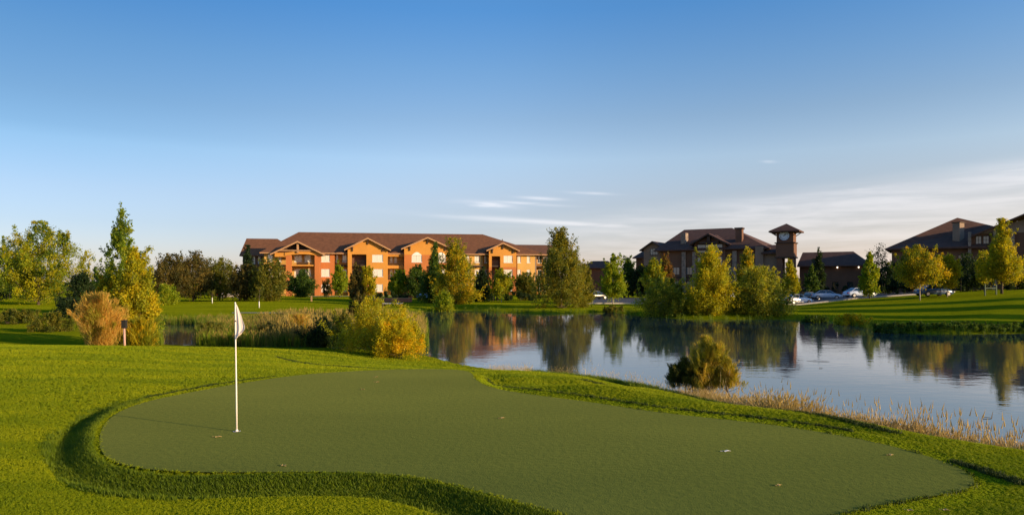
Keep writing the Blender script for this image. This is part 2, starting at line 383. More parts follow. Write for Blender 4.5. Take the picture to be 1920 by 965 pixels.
for i in range(len(ks)-1):
    kb.add([(X[i],97.6,Z[i]-.1),(X[i+1],97.6,Z[i+1]-.1),(X[i+1],98.0,Z[i+1]-.1),(X[i],98.0,Z[i]-.1),
            (X[i],97.6,Z[i]+.2),(X[i+1],97.6,Z[i+1]+.2),(X[i+1],98.0,Z[i+1]+.2),(X[i],98.0,Z[i]+.2)],
           [(4,5,6,7),(0,1,5,4),(2,3,7,6)])
tag(kb.build('kerb', M['concrete']), kind='structure')
drape('terrace_path', lambda Y: (-.30+0*Y, -.16+0*Y), 139, 143, 6, 60, M['concrete'], .07)
drape('shore_path', lambda Y: (-.41+0*Y, -.32+0*Y), 69.2, 70.4, 4, 40, M['concrete'], .06)

# ------------------------------------------------------------------ buildings
class Frame:
    """a building's own frame: u along its front to the right, v into it, z up"""
    def __init__(s, px, Y, deg, name, label, cat, group=None, zg=None):
        s.A = np.array([put(px, Y), Y]); a = math.radians(deg); s.d = np.array([math.cos(a), math.sin(a)]); s.n = np.array([-math.sin(a), math.cos(a)])
        s.g = gz(*s.A) if zg is None else zg
        s.root = empty(name, (s.A[0], s.A[1], s.g), a, label, cat, group)
    def u(s, px, v=0):
        k = (px-960)/FPX; P = s.A + v*s.n; return (k*P[1]-P[0])/(s.d[0]-k*s.d[1])
    def Y(s, px, v=0): return s.A[1] + v*s.n[1] + s.u(px, v)*s.d[1]
    def z(s, px, py, v=0): return zpx(py, s.Y(px, v)) - s.g       # local z

def wall(mb, u0, u1, z0, z1, v, holes=(), t=.3):
    us = sorted({u0, u1, *[h[0] for h in holes], *[h[1] for h in holes]}); zs = sorted({z0, z1, *[h[2] for h in holes], *[h[3] for h in holes]})
    us = [q for q in us if u0 <= q <= u1]; zs = [q for q in zs if z0 <= q <= z1]
    for i in range(len(us)-1):
        for j in range(len(zs)-1):
            cu, cz = (us[i]+us[i+1])/2, (zs[j]+zs[j+1])/2
            if any(h[0] < cu < h[1] and h[2] < cz < h[3] for h in holes): continue
            a, b_, c, d = us[i], us[i+1], zs[j], zs[j+1]
            mb.add([(a,v,c),(b_,v,c),(b_,v,d),(a,v,d)], [(0,1,2,3)]); mb.add([(a,v+t,c),(b_,v+t,c),(b_,v+t,d),(a,v+t,d)], [(3,2,1,0)])
    for a, b_, c, d in holes:
        mb.add([(a,v,c),(a,v+t,c),(a,v+t,d),(a,v,d)], [(0,1,2,3)]); mb.add([(b_,v,c),(b_,v+t,c),(b_,v+t,d),(b_,v,d)], [(3,2,1,0)])
        mb.add([(a,v,c),(b_,v,c),(b_,v+t,c),(a,v+t,c)], [(0,1,2,3)]); mb.add([(a,v,d),(b_,v,d),(b_,v+t,d),(a,v+t,d)], [(3,2,1,0)])
    mb.add([(u0,v,z0),(u0,v+t,z0),(u0,v+t,z1),(u0,v,z1)], [(3,2,1,0)]); mb.add([(u1,v,z0),(u1,v+t,z0),(u1,v+t,z1),(u1,v,z1)], [(0,1,2,3)])
    mb.add([(u0,v,z1),(u1,v,z1),(u1,v+t,z1),(u0,v+t,z1)], [(0,1,2,3)])

def window(fr, a, b_, c, d, v, frame_mat, pane_mat, cols=2, rows=1, arch=False, name='window', sill=True, fw=.07):
    """window (frame) > pane...; stands in an opening a..b, c..d of a wall whose face is at v"""
    f = MB(); y0, y1 = v+.06, v+.16
    f.box(a, b_, y0, y1, c, c+fw); f.box(a, b_, y0, y1, d-fw, d); f.box(a, a+fw, y0, y1, c+fw, d-fw); f.box(b_-fw, b_, y0, y1, c+fw, d-fw)
    pw = (b_-a-2*fw)/cols; ph = (d-c-2*fw)/rows
    for i in range(1, cols): q = a+fw+i*pw; f.box(q-fw*.4, q+fw*.4, y0, y1, c+fw, d-fw)
    for j in range(1, rows): q = c+fw+j*ph; f.box(a+fw, b_-fw, y0+.02, y1-.02, q-fw*.3, q+fw*.3)
    if arch:
        n = 8; pts = [(a+(b_-a)*(i/n), d-.1+.75*math.sin(math.pi*i/n)) for i in range(n+1)]; f.prism([(a, d-.1), *pts[1:-1], (b_, d-.1)], v-.05, v-.004)
    if sill: f.box(a-.08, b_+.08, v-.07, v-.003, c-.1, c-.01)
    w_ = f.build(name, frame_mat, fr.root)
    for i in range(cols):
        for j in range(rows):
            p = MB(); q0 = a+fw+i*pw; z0 = c+fw+j*ph
            p.box(q0+.02, q0+pw-.02, v+.10, v+.13, z0+.02, z0+ph-.02); p.build('pane', pane_mat, w_)
    return w_

def railing(parent, a, b_, v, z, h, mat):
    f = MB(); f.box(a, b_, v, v+.05, z+h-.05, z+h); f.box(a, b_, v, v+.04, z+.08, z+.12)
    n = max(2, int((b_-a)/.25))
    for i in range(n+1):
        q = a+(b_-a)*i/n; f.box(q-.015, q+.015, v+.01, v+.035, z+.12, z+h-.05)
    return f.build('railing', mat, parent)

def balcony(fr, a, b_, v0, v1, z, mat_slab, rail=True, h=1.0):
    s_ = MB(); s_.box(a, b_, v0, v1, z-.3, z); o = s_.build('balcony', mat_slab, fr.root)
    if rail: railing(o, a+.04, b_-.04, v0+.03, z, h, M['metal_dark'])
    return o

def gable_roof(fr, u0, u1, v0, v1, ze, zr, mat, over=.6, t=.22, name='dormer_roof', trim=None):
    uc = (u0+u1)/2; s0 = (zr-ze)/(uc-u0); e = ze-over*s0
    r = MB(); r.slab([(u0-over, v0, e), (uc, v0, zr), (uc, v1, zr), (u0-over, v1, e)][::-1], t)
    r.slab([(uc+.004, v0, zr), (u1+over, v0, e), (u1+over, v1, e), (uc+.004, v1, zr)][::-1], t); o = r.build(name, mat, fr.root)
    if trim:
        for sgn in (-1, 1):
            b2 = MB(); ux = uc+sgn*(uc-u0+over)
            poly = [(uc+sgn*.002, zr+.03), (ux, e+.03), (ux, e-.30), (uc+sgn*.002, zr-.32)]
            if sgn < 0: poly = poly[::-1]
            b2.prism(poly, v0-.08, v0-.003); b2.build('bargeboard', trim, o)
    return o

def hip_roof(mb, u0, u1, v0, v1, ze, zr, a, b_, t=.22):
    """hip roof over u0..u1, v0..v1 with ridge from u=a to u=b at mid depth"""
    vc = (v0+v1)/2
    P = [(u0,v0,ze),(u1,v0,ze),(u1,v1,ze),(u0,v1,ze),(a,vc,zr),(b_,vc,zr)]
    lo = [(x,y,z-t) for x,y,z in P[:4]]
    mb.add(P+lo, [(0,1,5,4),(1,2,5),(2,3,4,5),(3,0,4),(6,7,1,0),(7,8,2,1),(8,9,3,2),(9,6,0,3),(9,8,7,6)])

# --- apartment block
A_ = Frame(495, 150, 10, 'apartment_building', 'long three storey ochre and terracotta apartment block with brown roof, sunlit', 'building')
fr = A_; EZ = 9.55; U = fr.u
rows_z = [(.95, 2.55), (4.3, 5.95), (7.55, 9.15)]
floors = [3.55, 6.85]
uR = U(1045)
# bodies (walls) split by colour
w1 = MB(); w2 = MB(); w3 = MB(); core = MB()
core.box(.3, uR-.3, 3.0, 17.7, -.5, EZ-.2)
def wins(pxs, rows, v, pane='glass_pale', arch=()):
    out_ = []
    for a, b_ in pxs:
        for r in rows: out_.append((U(a, v), U(b_, v), rows_z[r][0], rows_z[r][1], (a, r) in arch))
    return out_
def seg(mb, p0, p1, v, z1, pxs=(), rows=(0,1,2), z0=-.5, pane='glass_pale', arch=(), t=.3, cols=2):
    ws = wins(pxs, rows, v, pane, arch); mt = {id(w1): 'ochre', id(w2): 'terracotta', id(w3): 'ochre_pale'}[id(mb)]; mb = MB()
    wall(mb, U(p0, v), U(p1, v), z0, z1, v, [q[:4] for q in ws], t); mb.build('wall', M[mt], fr.root)
    for a, b_, c, d, ar in ws: window(fr, a, b_, c, d, v, M['white'], M[pane], cols, 1, ar)
seg(w3, 495, 515, 0, EZ, [(502, 511)], (0,1,2))
# bay one: tall pillars, open balconies under an open truss
for a, b_ in ((536, 546), (590, 600)):
    p = MB(); p.box(U(a,-1.5), U(b_,-1.5), -1.5, -.5, -.5, EZ-.1); p.build('pillar', M['terracotta'], fr.root)
p = MB(); p.box(U(515,-1.5), U(536,-1.5)-.003, -1.45, -1.2, EZ-1.0, EZ-.1); p.build('lintel', M['ochre'], fr.root)
beam = MB(); a0, a1 = U(534,-1.5), U(602,-1.5); n = 10
poly = [(a0+(a1-a0)*i/n, EZ-.1+.35*math.sin(math.pi*i/n)) for i in range(n+1)] + [(a1-(a1-a0)*i/n, EZ-.75+.35*math.sin(math.pi*(1-i/n))) for i in range(n+1)]
beam.prism(poly[::-1], -1.62, -1.503); beam.build('arched_beam', M['ochre'], fr.root)
seg(w3, 515, 600, 1.6, EZ, [(519, 528), (552, 566), (571, 583)], (0,1,2))
for a, b_, c in ((U(515), U(515)+.3, .003), (U(600), U(600)+.3, .303)):
    sd1 = MB(); sd1.box(a, b_, c, 1.597, -.5, EZ-.01); sd1.build('side_wall', M['ochre'], fr.root)
for zf in floors:
    balcony(fr, U(546,-1.5)+.01, U(590,-1.5)-.01, -1.3, 1.59, zf, M['ochre'])
    balcony(fr, U(516)+.3, U(535,-1.0), -.8, 1.59, zf, M['trim_dark'])
seg(w2, 600.5, 627, 0, EZ, [(602.5, 618.5)], (0,1,2), cols=2)
seg(w1, 627, 653, 1.6, EZ, [(630, 634), (642, 650)], (0,1,2))
for zf in floors: balcony(fr, U(639,.6), U(653,.6), .5, 1.59, zf, M['trim_dark'])
sd2 = MB(); sd2.box(U(627)-.3, U(627)-.003, .301, 1.6, -.5, EZ-.02); sd2.build('side_wall', M['terracotta'], fr.root)
# bay two
def bay(p0, p1, peak_py, mats, openings, wpx, split=None, arch=(), eave_py=464):
    v = -1.5; u0, u1 = U(p0, v), U(p1, v); uc = (u0+u1)/2
    pc = (p0+p1)/2; zr = fr.z(pc, peak_py, v)-.25; ze = fr.z(p0, eave_py, v)
    holes = [(U(a, v), U(b_, v), c, d) for a, b_, c, d in openings]
    ws = []
    for a, b_ in wpx:
        for r in (0,1,2): ws.append((U(a, v), U(b_, v), *rows_z[r], (a, r) in arch))
    allh = holes+[q[:4] for q in ws]
    zs = split if split else -.5
    up = MB()
    wall(up, u0, u1, zs, ze, v, [h for h in [(a, b_, max(c, zs), d) for a, b_, c, d in allh] if h[3] > h[2]])
    up.prism([(u0, ze+.002), (u1, ze+.002), (uc, zr)], v, v+.3)
    up.box(u0, u0+.3, v+.3, 1.6, zs, ze); up.box(u1-.3, u1, v+.3, 1.6, zs, ze)
    up.build('wall', M[mats[1]], fr.root)
    if split:
        lw = MB(); wall(lw, u0, u1, -.5, zs, v, [h for h in [(a, b_, c, min(d, zs)) for a, b_, c, d in allh] if h[3] > h[2]])
        lw.box(u0, u0+.3, v+.3, 1.6, -.5, zs-.003); lw.box(u1-.3, u1, v+.3, 1.6, -.5, zs-.003); lw.build('wall', M[mats[0]], fr.root)
    for a, b_, c, d, ar in ws: window(fr, a, b_, c, d, v, M['white'], M['glass_pale'], 2, 1, ar)
    back = MB()
    for a, b_, c, d in holes:
        back.box(a-.2, b_+.2, .5, .7, c-.2, d+.2)
    if holes:
        back.build('loggia_wall', M['club_wall'], fr.root)
        for a, b_, c, d in holes:
            for zf in floors:
                if c-.2 < zf < d-.8: balcony(fr, a+.01, b_-.01, v+.32, .48, zf, M['trim_dark'])
    gable_roof(fr, u0, u1, v-.75, 5.2, ze+.05, zr+.28, M['roof_brown'], .7, .2, 'dormer_roof', M['trim_tan'])
    for f_ in (.12, .5, .88):
        q = MB(); ux = u0+(u1-u0)*f_; zz = ze + (zr-ze)*(1-abs(f_-.5)*2) - .35
        q.box(ux-.16, ux+.16, v-.66, v-.003, zz-.16, zz+.1); q.box(ux-.12, ux+.12, v-.25, v-.004, zz-.85, zz-.163); q.build('bracket', M['trim_dark'], fr.root)
bay(652, 727, 446, ('ochre', 'ochre'), [(659.5, 687, .2, 9.2)], [(698, 718)], eave_py=465)
# loggias between bays two and three
seg(w3, 727, 758, 1.6, EZ, [(731, 736), (739, 744)], (0,1,2), pane='glass_pale')
for zf in floors+[EZ]:
    fl = MB(); fl.box(U(727,-.6)+.003, U(758,-.6)-.003, -.6, -.3, zf-.75, zf-.05); fl.build('beam', M['ochre'], fr.root)
for zf in floors: balcony(fr, U(727,-.5)+.05, U(758,-.5)-.05, -.28, 1.59, zf, M['trim_dark'])
bay(758, 845, 445, ('terracotta', 'ochre'), [], [(772, 791), (818, 836)], split=9.2, arch=((772, 2), (818, 2)), eave_py=464)
seg(w3, 845, 905, 0, EZ, [(856, 866), (873, 880), (890, 899)], (0,1,2))
for zf in floors: balcony(fr, U(887,-1), U(904,-1), -1.1, -.003, zf, M['trim_dark'])
seg(w1, 905, 917, 1.6, EZ, [(908, 913)], (1,2), pane='glass_dark')
bay(917, 968, 455, ('terracotta', 'ochre'), [(922, 938, 3.6, 9.0)], [(944.5, 961)], split=6.5, eave_py=467)
seg(w3, 968, 1003, 0, EZ, [(970.5, 976.5), (988, 994)], (0,1,2))
seg(w1, 1003, 1045, 1.6, EZ, [(1008, 1016), (1020, 1030)], (0,1,2), pane='glass_dark')
for zf in floors: balcony(fr, U(1003,.1), U(1045,.1), .1, 1.59, zf, M['trim_dark'])
for q in (1003, 1018, 1044):
    sc = MB(); sc.box(U(q,0)+.01, U(q,0)+.35, .0, .35, -.5, EZ-.02); sc.build('post', M['club_grey'], fr.root)
core.build('inner_wall', M['ochre_pale'], fr.root)
for (a, b_) in ((0-.02, .28), (uR-.3, uR)):
    e_ = MB(); e_.box(a, b_, .32, 17.9, -.5, EZ-.05); e_.build('end_wall', M['ochre_pale'], fr.root)
rf = MB(); zr = fr.z(560, 435, 9)
hip_roof(rf, -.8, U(985,9)+3, -.8, 18.8, EZ, zr, U(560,9), U(905,9))
hip_roof(rf, U(905,9), uR+1.2, -.78, 18.7, EZ+.02, fr.z(1010, 459, 9), U(930,9), U(1060,9))
roof = rf.build('roof', M['roof_brown'], fr.root)
fa = MB(); fa.box(-.8, uR+1.2, -.84, -.803, EZ-.26, EZ-.02); fa.build('fascia', M['trim_tan'], roof)
for q in (600.8, 757.0, 846.5, 903.5, 969.5):
    dq = MB(); dq.tube([(U(q,-.1), -.12, -.4), (U(q,-.1), -.12, EZ-.5), (U(q,-.1), -.6, EZ-.3)], .07, 6); dq.build('downpipe', M['trim_dark'], fr.root)
v_ = MB(); v_.tube([(U(942,6),6,11.5),(U(942,6),6,13.4)], .12, 8); v_.build('vent_pipe', M['metal_dark'], roof)
gable_roof(fr, U(513,-1.5), U(604,-1.5), -2.3, 5.0, EZ-.1, fr.z(560, 453, -1.5)+.1, M['roof_brown'], .6, .2, 'dormer_roof', M['trim_tan'])
tr_ = MB(); a0, a1 = U(515,-1.5), U(602,-1.5); uc = (a0+a1)/2; zp = fr.z(560, 453, -1.5)-.3
tr_.prism([(a0, EZ), (a1, EZ), (uc, zp)], -.4, -.2); tr_.build('gable_wall', M['trim_dark'], fr.root)
tk = MB(); tk.box(uc-.2, uc+.2, -2.0, -1.6, EZ-.1, zp+.1); tk.box(a0+.8, a1-.8, -2.0, -1.7, EZ+.28, EZ+.5); tk.build('truss', M['trim_tan'], fr.root)
# rear wing at the left end
lw = MB(); lw.box(U(455,16), U(520,16), 16, 30, -.5, EZ); lw.build('wall', M['club_wall'], fr.root)
lr = MB(); hip_roof(lr, U(450,16), U(530,16)+4, 15.2, 31, EZ-.1, fr.z(470, 447, 23), U(462,23), U(520,23)); lr.build('roof', M['roof_brown'], fr.root)
for q in (458, 466, 474, 484):
    for r in (1, 2): window(fr, U(q,15.8), U(q+4,15.8), *rows_z[r], 15.8, M['white'], M['glass_sky'], 1, 1)

# --- clubhouse
K = Frame(1178, 165, -32, 'clubhouse', 'dark brown clubhouse in shade with tall central gable window and square clock tower', 'building')
fr = K; U = fr.u; Zc = fr.z
body = MB(); ez = Zc(1300, 468, 0)
uA, uB, uC, uD = U(1178), U(1240), U(1415), U(1455)
body.box(U(1204,4), U(1240,4), 4, 16, -.5, Zc(1220,482,4)); body.box(uA, U(1206), 5, 15, -.5, Zc(1190,483,5))
wh = [(U(1262,0), U(1274,0), 1.0, 3.2), (U(1286,0), U(1298,0), 1, 3.2),
      (U(1262,0), U(1274,0), 4.6, 6.4), (U(1286,0), U(1298,0), 4.6, 6.4), (U(1364,0), U(1374,0), 4.6, 6.4), (U(1364,0), U(1374,0), 1, 3.2)]
wall(body, U(1240,0), U(1430,0), -.5, ez, 0, wh, .4); body.box(U(1240,0), U(1430,0), 3.5, 20, -.5, ez-.05)
body.box(U(1240,0), U(1240,0)+.4, .4, 3.5, -.5, ez-.02); body.box(U(1430,0)-.4, U(1430,0), .4, 3.5, -.5, ez-.02)
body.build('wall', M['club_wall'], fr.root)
for i, h in enumerate(wh): window(fr, *h, 0, M['trim_dark'], M['glass_sky'], 2, 1)
r = MB(); zrr = Zc(1325, 429, 10)
hip_roof(r, U(1238,0)-1.2, U(1432,0)+1.2, -1.2, 21.2, ez, zrr, U(1283,10), U(1372,10)); r.build('roof', M['roof_dark'], fr.root)
# left gable wing facing the water
gu0, gu1 = U(1207,2), U(1243,2)
gw = MB(); ge = Zc(1225,464.5,2); gw.box(gu0, gu1, 2.4, 4.5, -.5, ge); wall(gw, gu0, gu1, -.5, ge, 2, [(U(1219,2), U(1233,2), Zc(1225,478,2), ge-.15)], .39)
gpk = Zc(1225,453,2); gw.prism([(gu0, ge+.002), (gu1, ge+.002), ((gu0+gu1)/2, gpk-.2)], 2, 2.4); gw.build('wall', M['club_grey'], fr.root)
window(fr, U(1219,2), U(1233,2), Zc(1225,478,2), ge-.15, 2, M['trim_dark'], M['glass_sky'], 3, 2)
gable_roof(fr, gu0, gu1, 1.2, 12, ge, gpk+.1, M['roof_dark'], .8, .25, 'roof', M['trim_dark'])
r = MB(); hip_roof(r, uA-.6, U(1212), 4, 16, Zc(1190,483,5), Zc(1190,467,10), uA+.8, U(1210)); r.build('roof', M['roof_dark'], fr.root)
# central gable
cu0, cu1 = U(1302,-.6), U(1360,-.6); ce = Zc(1331,456,-.6)
cg = MB(); ch_ = [(U(1307,-.6), U(1355,-.6), Zc(1330,474,-.6), Zc(1330,457.5,-.6)), (U(1307,-.6), U(1355,-.6), Zc(1330,498,-.6), Zc(1330,481,-.6)), (U(1307,-.6), U(1355,-.6), .6, 2.8)]
wall(cg, cu0, cu1, -.5, ce, -.6, ch_, .3); cg.prism([(cu0, ce+.003), (cu1, ce+.003), ((cu0+cu1)/2, Zc(1331,441,-.6))], -.6, -.3)
cg.box(cu0, cu0+.3, -.298, -.003, -.5, ce); cg.box(cu1-.3, cu1, -.298, -.003, -.5, ce); cg.build('gable_wall', M['club_wall'], fr.root)
for h in ch_: window(fr, *h, -.6, M['trim_dark'], M['glass_sky'], 3, 1, fw=.1)
bk = MB(); bk.box(cu0+.35, cu1-.35, -.1, -.05, ez-.5, ce); bk.build('inner_wall', M['club_wall'], fr.root)
gable_roof(fr, cu0, cu1, -1.9, 9, ce+.25, Zc(1331,438,-.6), M['roof_dark'], .8, .25, 'dormer_roof', M['trim_dark'])
tk = MB(); cc = (cu0+cu1)/2; zt = Zc(1331,441,-.6); tk.box(cc-.35, cc+.35, -1.6, -.61, zt-1.5, zt-.2); tk.box(cc-2.2, cc+2.2, -1.4, -.64, zt-1.9, zt-1.5); tk.build('truss', M['trim_dark'], fr.root)
bd = MB(); bd.box(U(1240,0)+.1, cu0-.02, -.12, -.003, 3.9, 4.2); bd.box(cu1+.02, U(1430,0)-.1, -.12, -.003, 3.9, 4.2); bd.build('band', M['trim_dark'], fr.root)
# stone piers
for a, b_ in ((1278, 1285), (1298, 1304), (1373, 1381)):
    q = MB(); q.box(U(a,-.7), U(b_,-.7), -.7, -.123, -.5, ez-.5); q.build('pier', M['stone'], fr.root)
# dormer box and chimneys
ch = MB(); ch.box(U(1381,3), U(1393,3), 2, 3.6, ez-1, Zc(1387,430,3)); ch.build('chimney', M['club_wall'], fr.root)
cp = MB(); cp.box(U(1381,3)-.2, U(1393,3)+.2, 1.8, 3.8, Zc(1387,430,3), Zc(1387,427,3)); cp.build('chimney_cap', M['trim_dark'], fr.root)
ch = MB(); ch.box(U(1279,3), U(1288,3), 2, 4, ez, Zc(1283,437,3)); ch.build('chimney', M['stone'], fr.root)
# link to the tower
lk = MB(); lk.box(U(1430,-1)+.003, U(1456,-1), -1, 8, -.5, Zc(1440,476,-1)); lk.build('link_wall', M['club_grey'], fr.root)
lw_ = MB(); lw_.box(U(1416,-1.5), U(1431,-1.5), -1.5, -.003, -.5, Zc(1422,462,-1)); lw_.build('wing_wall', M['club_grey'], fr.root)
r = MB(); r.slab([(U(1428,-1.8), -2.2, Zc(1440,474,-1)), (U(1456,-1.8), -2.2, Zc(1440,474,-1)), (U(1456,-1.8), 4, Zc(1440,457,-1)), (U(1428,-1.8), 4, Zc(1440,457,-1))], .3)
r.slab([(U(1428,-1.8), 4.003, Zc(1440,457,-1)), (U(1456,-1.8), 4.003, Zc(1440,457,-1)), (U(1456,-1.8), 10, Zc(1440,474,-1)), (U(1428,-1.8), 10, Zc(1440,474,-1))], .3); r.build('link_roof', M['roof_dark'], fr.root)
# clock tower
tv = -3.0; t0, t1 = U(1456,tv), U(1487.5,tv); tw = t1-t0; z1, z2, z3 = Zc(1470,481,tv), Zc(1470,455,tv), Zc(1470,432,tv)
q = MB(); q.box(t0, t1, tv, tv+tw, z2+.1, z3); q.build('tower_upper_wall', M['club_wall'], fr.root)
q = MB(); q.box(t0-.12, t1+.12, tv-.12, tv+tw+.12, z1, z2-.12); q.build('tower_lower_wall', M['club_wall'], fr.root)
q = MB(); q.box(t0-.35, t1+.35, tv-.35, tv+tw+.35, z2-.12, z2+.1); q.box(t0-.3, t1+.3, tv-.3, tv+tw+.3, z1-.3, z1-.003); q.build('tower_cornice', M['trim_dark'], fr.root)
for (a, b_) in ((t0, t0+1.1), (t1-1.1, t1)):
    for (c, d) in ((tv, tv+1.1), (tv+tw-1.1, tv+tw)):
        q = MB(); q.box(a, b_, c, d, -.5, z1-.303); q.build('tower_pillar', M['club_wall'], fr.root)
q = MB(); o_ = 1.35; zt = Zc(1470,418,tv); c_ = ((t0+t1)/2, tv+tw/2)
P = [(t0-o_,tv-o_,z3-.1),(t1+o_,tv-o_,z3-.1),(t1+o_,tv+tw+o_,z3-.1),(t0-o_,tv+tw+o_,z3-.1)]
q.add(P+[(c_[0],c_[1],zt)]+[(x,y,z-.28) for x,y,z in P], [(0,1,4),(1,2,4),(2,3,4),(3,0,4),(5,6,1,0),(6,7,2,1),(7,8,3,2),(8,5,0,3),(8,7,6,5)]); q.build('tower_roof', M['roof_dark'], fr.root)
for sx_ in (t0, t1):
    q = MB(); s_ = -1 if sx_ == t0 else 1
    q.bar((sx_, tv-.2, z3-1.1), (sx_+s_*1.1, tv-.2, z3-.35), .12); q.bar((sx_, tv+tw-.3, z3-1.1), (sx_+s_*1.1, tv+tw-.3, z3-.35), .12); q.build('bracket', M['trim_dark'], fr.root)
# the clock
M['clock_face'] = solid('clock_face', (.62, .68, .80), .4, .03, 2)
M['clock_ink'] = solid('clock_ink', (.03, .04, .07), .5, .05, 2)
cz = Zc(1470,441.5,tv); cr = 1.0; cx = c_[0]-.12
q = MB(); n = 28; q.prism([(cx+cr*math.cos(-2*math.pi*i/n), cz+cr*math.sin(-2*math.pi*i/n)) for i in range(n)][::-1], tv-.14, tv-.003); clock = q.build('clock', M['clock_face'], fr.root)
q = MB()
for i in range(n):
    a, b_ = 2*math.pi*i/n, 2*math.pi*(i+1)/n
    q.prism([(cx+cr*1.0*math.cos(a), cz+cr*1.0*math.sin(a)), (cx+cr*1.1*math.cos(a), cz+cr*1.1*math.sin(a)), (cx+cr*1.1*math.cos(b_), cz+cr*1.1*math.sin(b_)), (cx+cr*1.0*math.cos(b_), cz+cr*1.0*math.sin(b_))], tv-.17, tv-.004)
q.build('bezel', M['clock_ink'], clock)
def stroke(mb, x0, z0, x1, z1, w_, y):
    d = Vector((x1-x0, z1-z0)); d.normalize(); nx, nz = -d.y*w_/2, d.x*w_/2
    mb.prism([(x0+nx, z0+nz), (x0-nx, z0-nz), (x1-nx, z1-nz), (x1+nx, z1+nz)][::-1], y-.03, y)
NUM = {12: 'XII', 1: 'I', 2: 'II', 3: 'III', 4: 'IV', 5: 'V', 6: 'VI', 7: 'VII', 8: 'VIII', 9: 'IX', 10: 'X', 11: 'XI'}
q = MB()
for h, s_ in NUM.items():
    a = math.radians(h*30); ccx, ccz = cx+.76*cr*math.sin(a), cz+.76*cr*math.cos(a); wd = {'I': .06, 'V': .14, 'X': .14}; tot = sum(wd[c] for c in s_); x = -tot/2; big = .11
    for c in s_:
        w0 = wd[c]; m_ = x+w0/2
        def P2(lx, lz): return (ccx + lx*math.cos(a)+lz*math.sin(a), ccz - lx*math.sin(a)+lz*math.cos(a))
        segs = {'I': [((m_, -big), (m_, big))], 'V': [((m_-.05, big), (m_, -big)), ((m_, -big), (m_+.05, big))], 'X': [((m_-.05, big), (m_+.05, -big)), ((m_-.05, -big), (m_+.05, big))]}[c]
        for s0, s1 in segs: stroke(q, *P2(*s0), *P2(*s1), .03, tv-.15)
        x += w0
q.build('numerals', M['clock_ink'], clock)
for ang, ln, wd_ in ((38, .50, .10), (222, .25, .08), (62, .68, .06)):
    q = MB(); a = math.radians(ang); stroke(q, cx, cz, cx+ln*math.sin(a), cz+ln*math.cos(a), wd_, tv-.19); q.build('clock_hand', M['clock_ink'], clock)
# low wing right of the tower
zl = Zc(1540,498,2)
lo = MB(); wall(lo, t1+.4, U(1622,2), -.5, zl, 2, [(U(a,2), U(a+12,2), 1.0, 3.0) for a in (1505, 1530, 1560, 1588)], .3); lo.box(t1+.4, U(1622,2), 4, 12, -.5, zl-.02); lo.build('wing_wall', M['club_wall'], fr.root)
for a in (1505, 1530, 1560, 1588): window(fr, U(a,2), U(a+12,2), 1.0, 3.0, 2, M['trim_dark'], M['glass_dark'], 2, 1)
r = MB(); hip_roof(r, t1+.1, U(1624,2)+.8, .6, 13.4, zl, Zc(1560,472,7), U(1505,7), U(1600,7)); r.build('wing_roof', M['roof_dark'], fr.root)
mm, nt, out = new_mat('lamp_glow'); e_ = nt.nodes.new('ShaderNodeEmission'); e_.inputs[0].default_value = (1, .85, .65, 1); e_.inputs[1].default_value = 2.0; L(nt, e_.outputs[0], out.inputs[0]); M['lamp'] = mm
for a in (1570, 1610):
    q = MB(); uu = U(a,1.8); q.tube([(uu, 1.8, zl-.55), (uu, 1.8, zl-.45), (uu, 1.8, zl-.30), (uu, 1.8, zl-.22)], [.06, .13, .13, .05], 10); lp = q.build('wall_lamp', M['lamp'], fr.root)

# --- low service building left of the clubhouse
S_ = Frame(1085, 175, -10, 'low_building', 'low building with a plain hipped brown roof between the apartments and clubhouse', 'building')
fr = S_; U = fr.u
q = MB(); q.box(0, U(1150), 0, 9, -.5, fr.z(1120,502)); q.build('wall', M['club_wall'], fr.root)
r = MB(); hip_roof(r, -.6, U(1155), -.8, 10, fr.z(1120,502), fr.z(1125,489,4.5), U(1112,4.5), U(1140,4.5)); r.build('roof', M['roof_dark'], fr.root)

# --- right lodge
D_ = Frame(1672, 128, -32, 'lodge_building', 'dark two storey lodge under a broad steep roof at right, dormer catching orange sun', 'building')
fr = D_; U = fr.u; Zc = fr.z
ez = Zc(1672,466)
hl = [(U(1829,0), U(1841,0), Zc(1840,458), Zc(1840,442)), (U(1843,0), U(1855,0), Zc(1840,458), Zc(1840,442))]
hl += [(U(a,0), U(a+9,0), c, d) for a in (1690, 1712, 1740, 1768) for c, d in ((1.0, 3.0), (4.6, 6.6))] + [(U(1796,0), U(1812,0), 4.2, 6.9), (U(1796,0), U(1812,0), .3, 3.0), (U(1829,0), U(1841,0), 1.0, 3.0), (U(1843,0), U(1855,0), 1.0, 3.0)]
wb = MB(); wtop = Zc(1840,438)
wall(wb, 0, U(1815,0), -.5, ez, 0, [h for h in hl if h[1] < U(1814,0)], .35)
wall(wb, U(1815,0)+.002, U(1990,0), -.5, wtop, 0, [h for h in hl if h[0] > U(1815,0)], .35)
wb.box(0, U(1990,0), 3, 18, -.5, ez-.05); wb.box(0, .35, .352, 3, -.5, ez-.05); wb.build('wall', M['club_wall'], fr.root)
for h in hl[:2]: window(fr, *h, 0, M['trim_dark'], M['glass_sky'], 2, 2)
for h in hl[2:]: window(fr, *h, 0, M['trim_dark'], M['glass_dark'], 2, 1)
uc = U(1795,9); zp = Zc(1795,408,9)
r = MB(); r.add([(-1,-1.2,ez), (U(1850,-1.2),-1.2,ez), (U(1862,9),9,Zc(1850,424,9)), (uc,9,zp), (-1,19,ez), (uc+10,19,ez), (-1,-1.2,ez-.3), (U(1850,-1.2),-1.2,ez-.3), (-1,19,ez-.3)],
                [(0,1,2,3),(0,3,4),(3,2,5,4),(6,7,1,0),(8,6,0,4)]); r.build('roof', M['roof_dark'], fr.root)
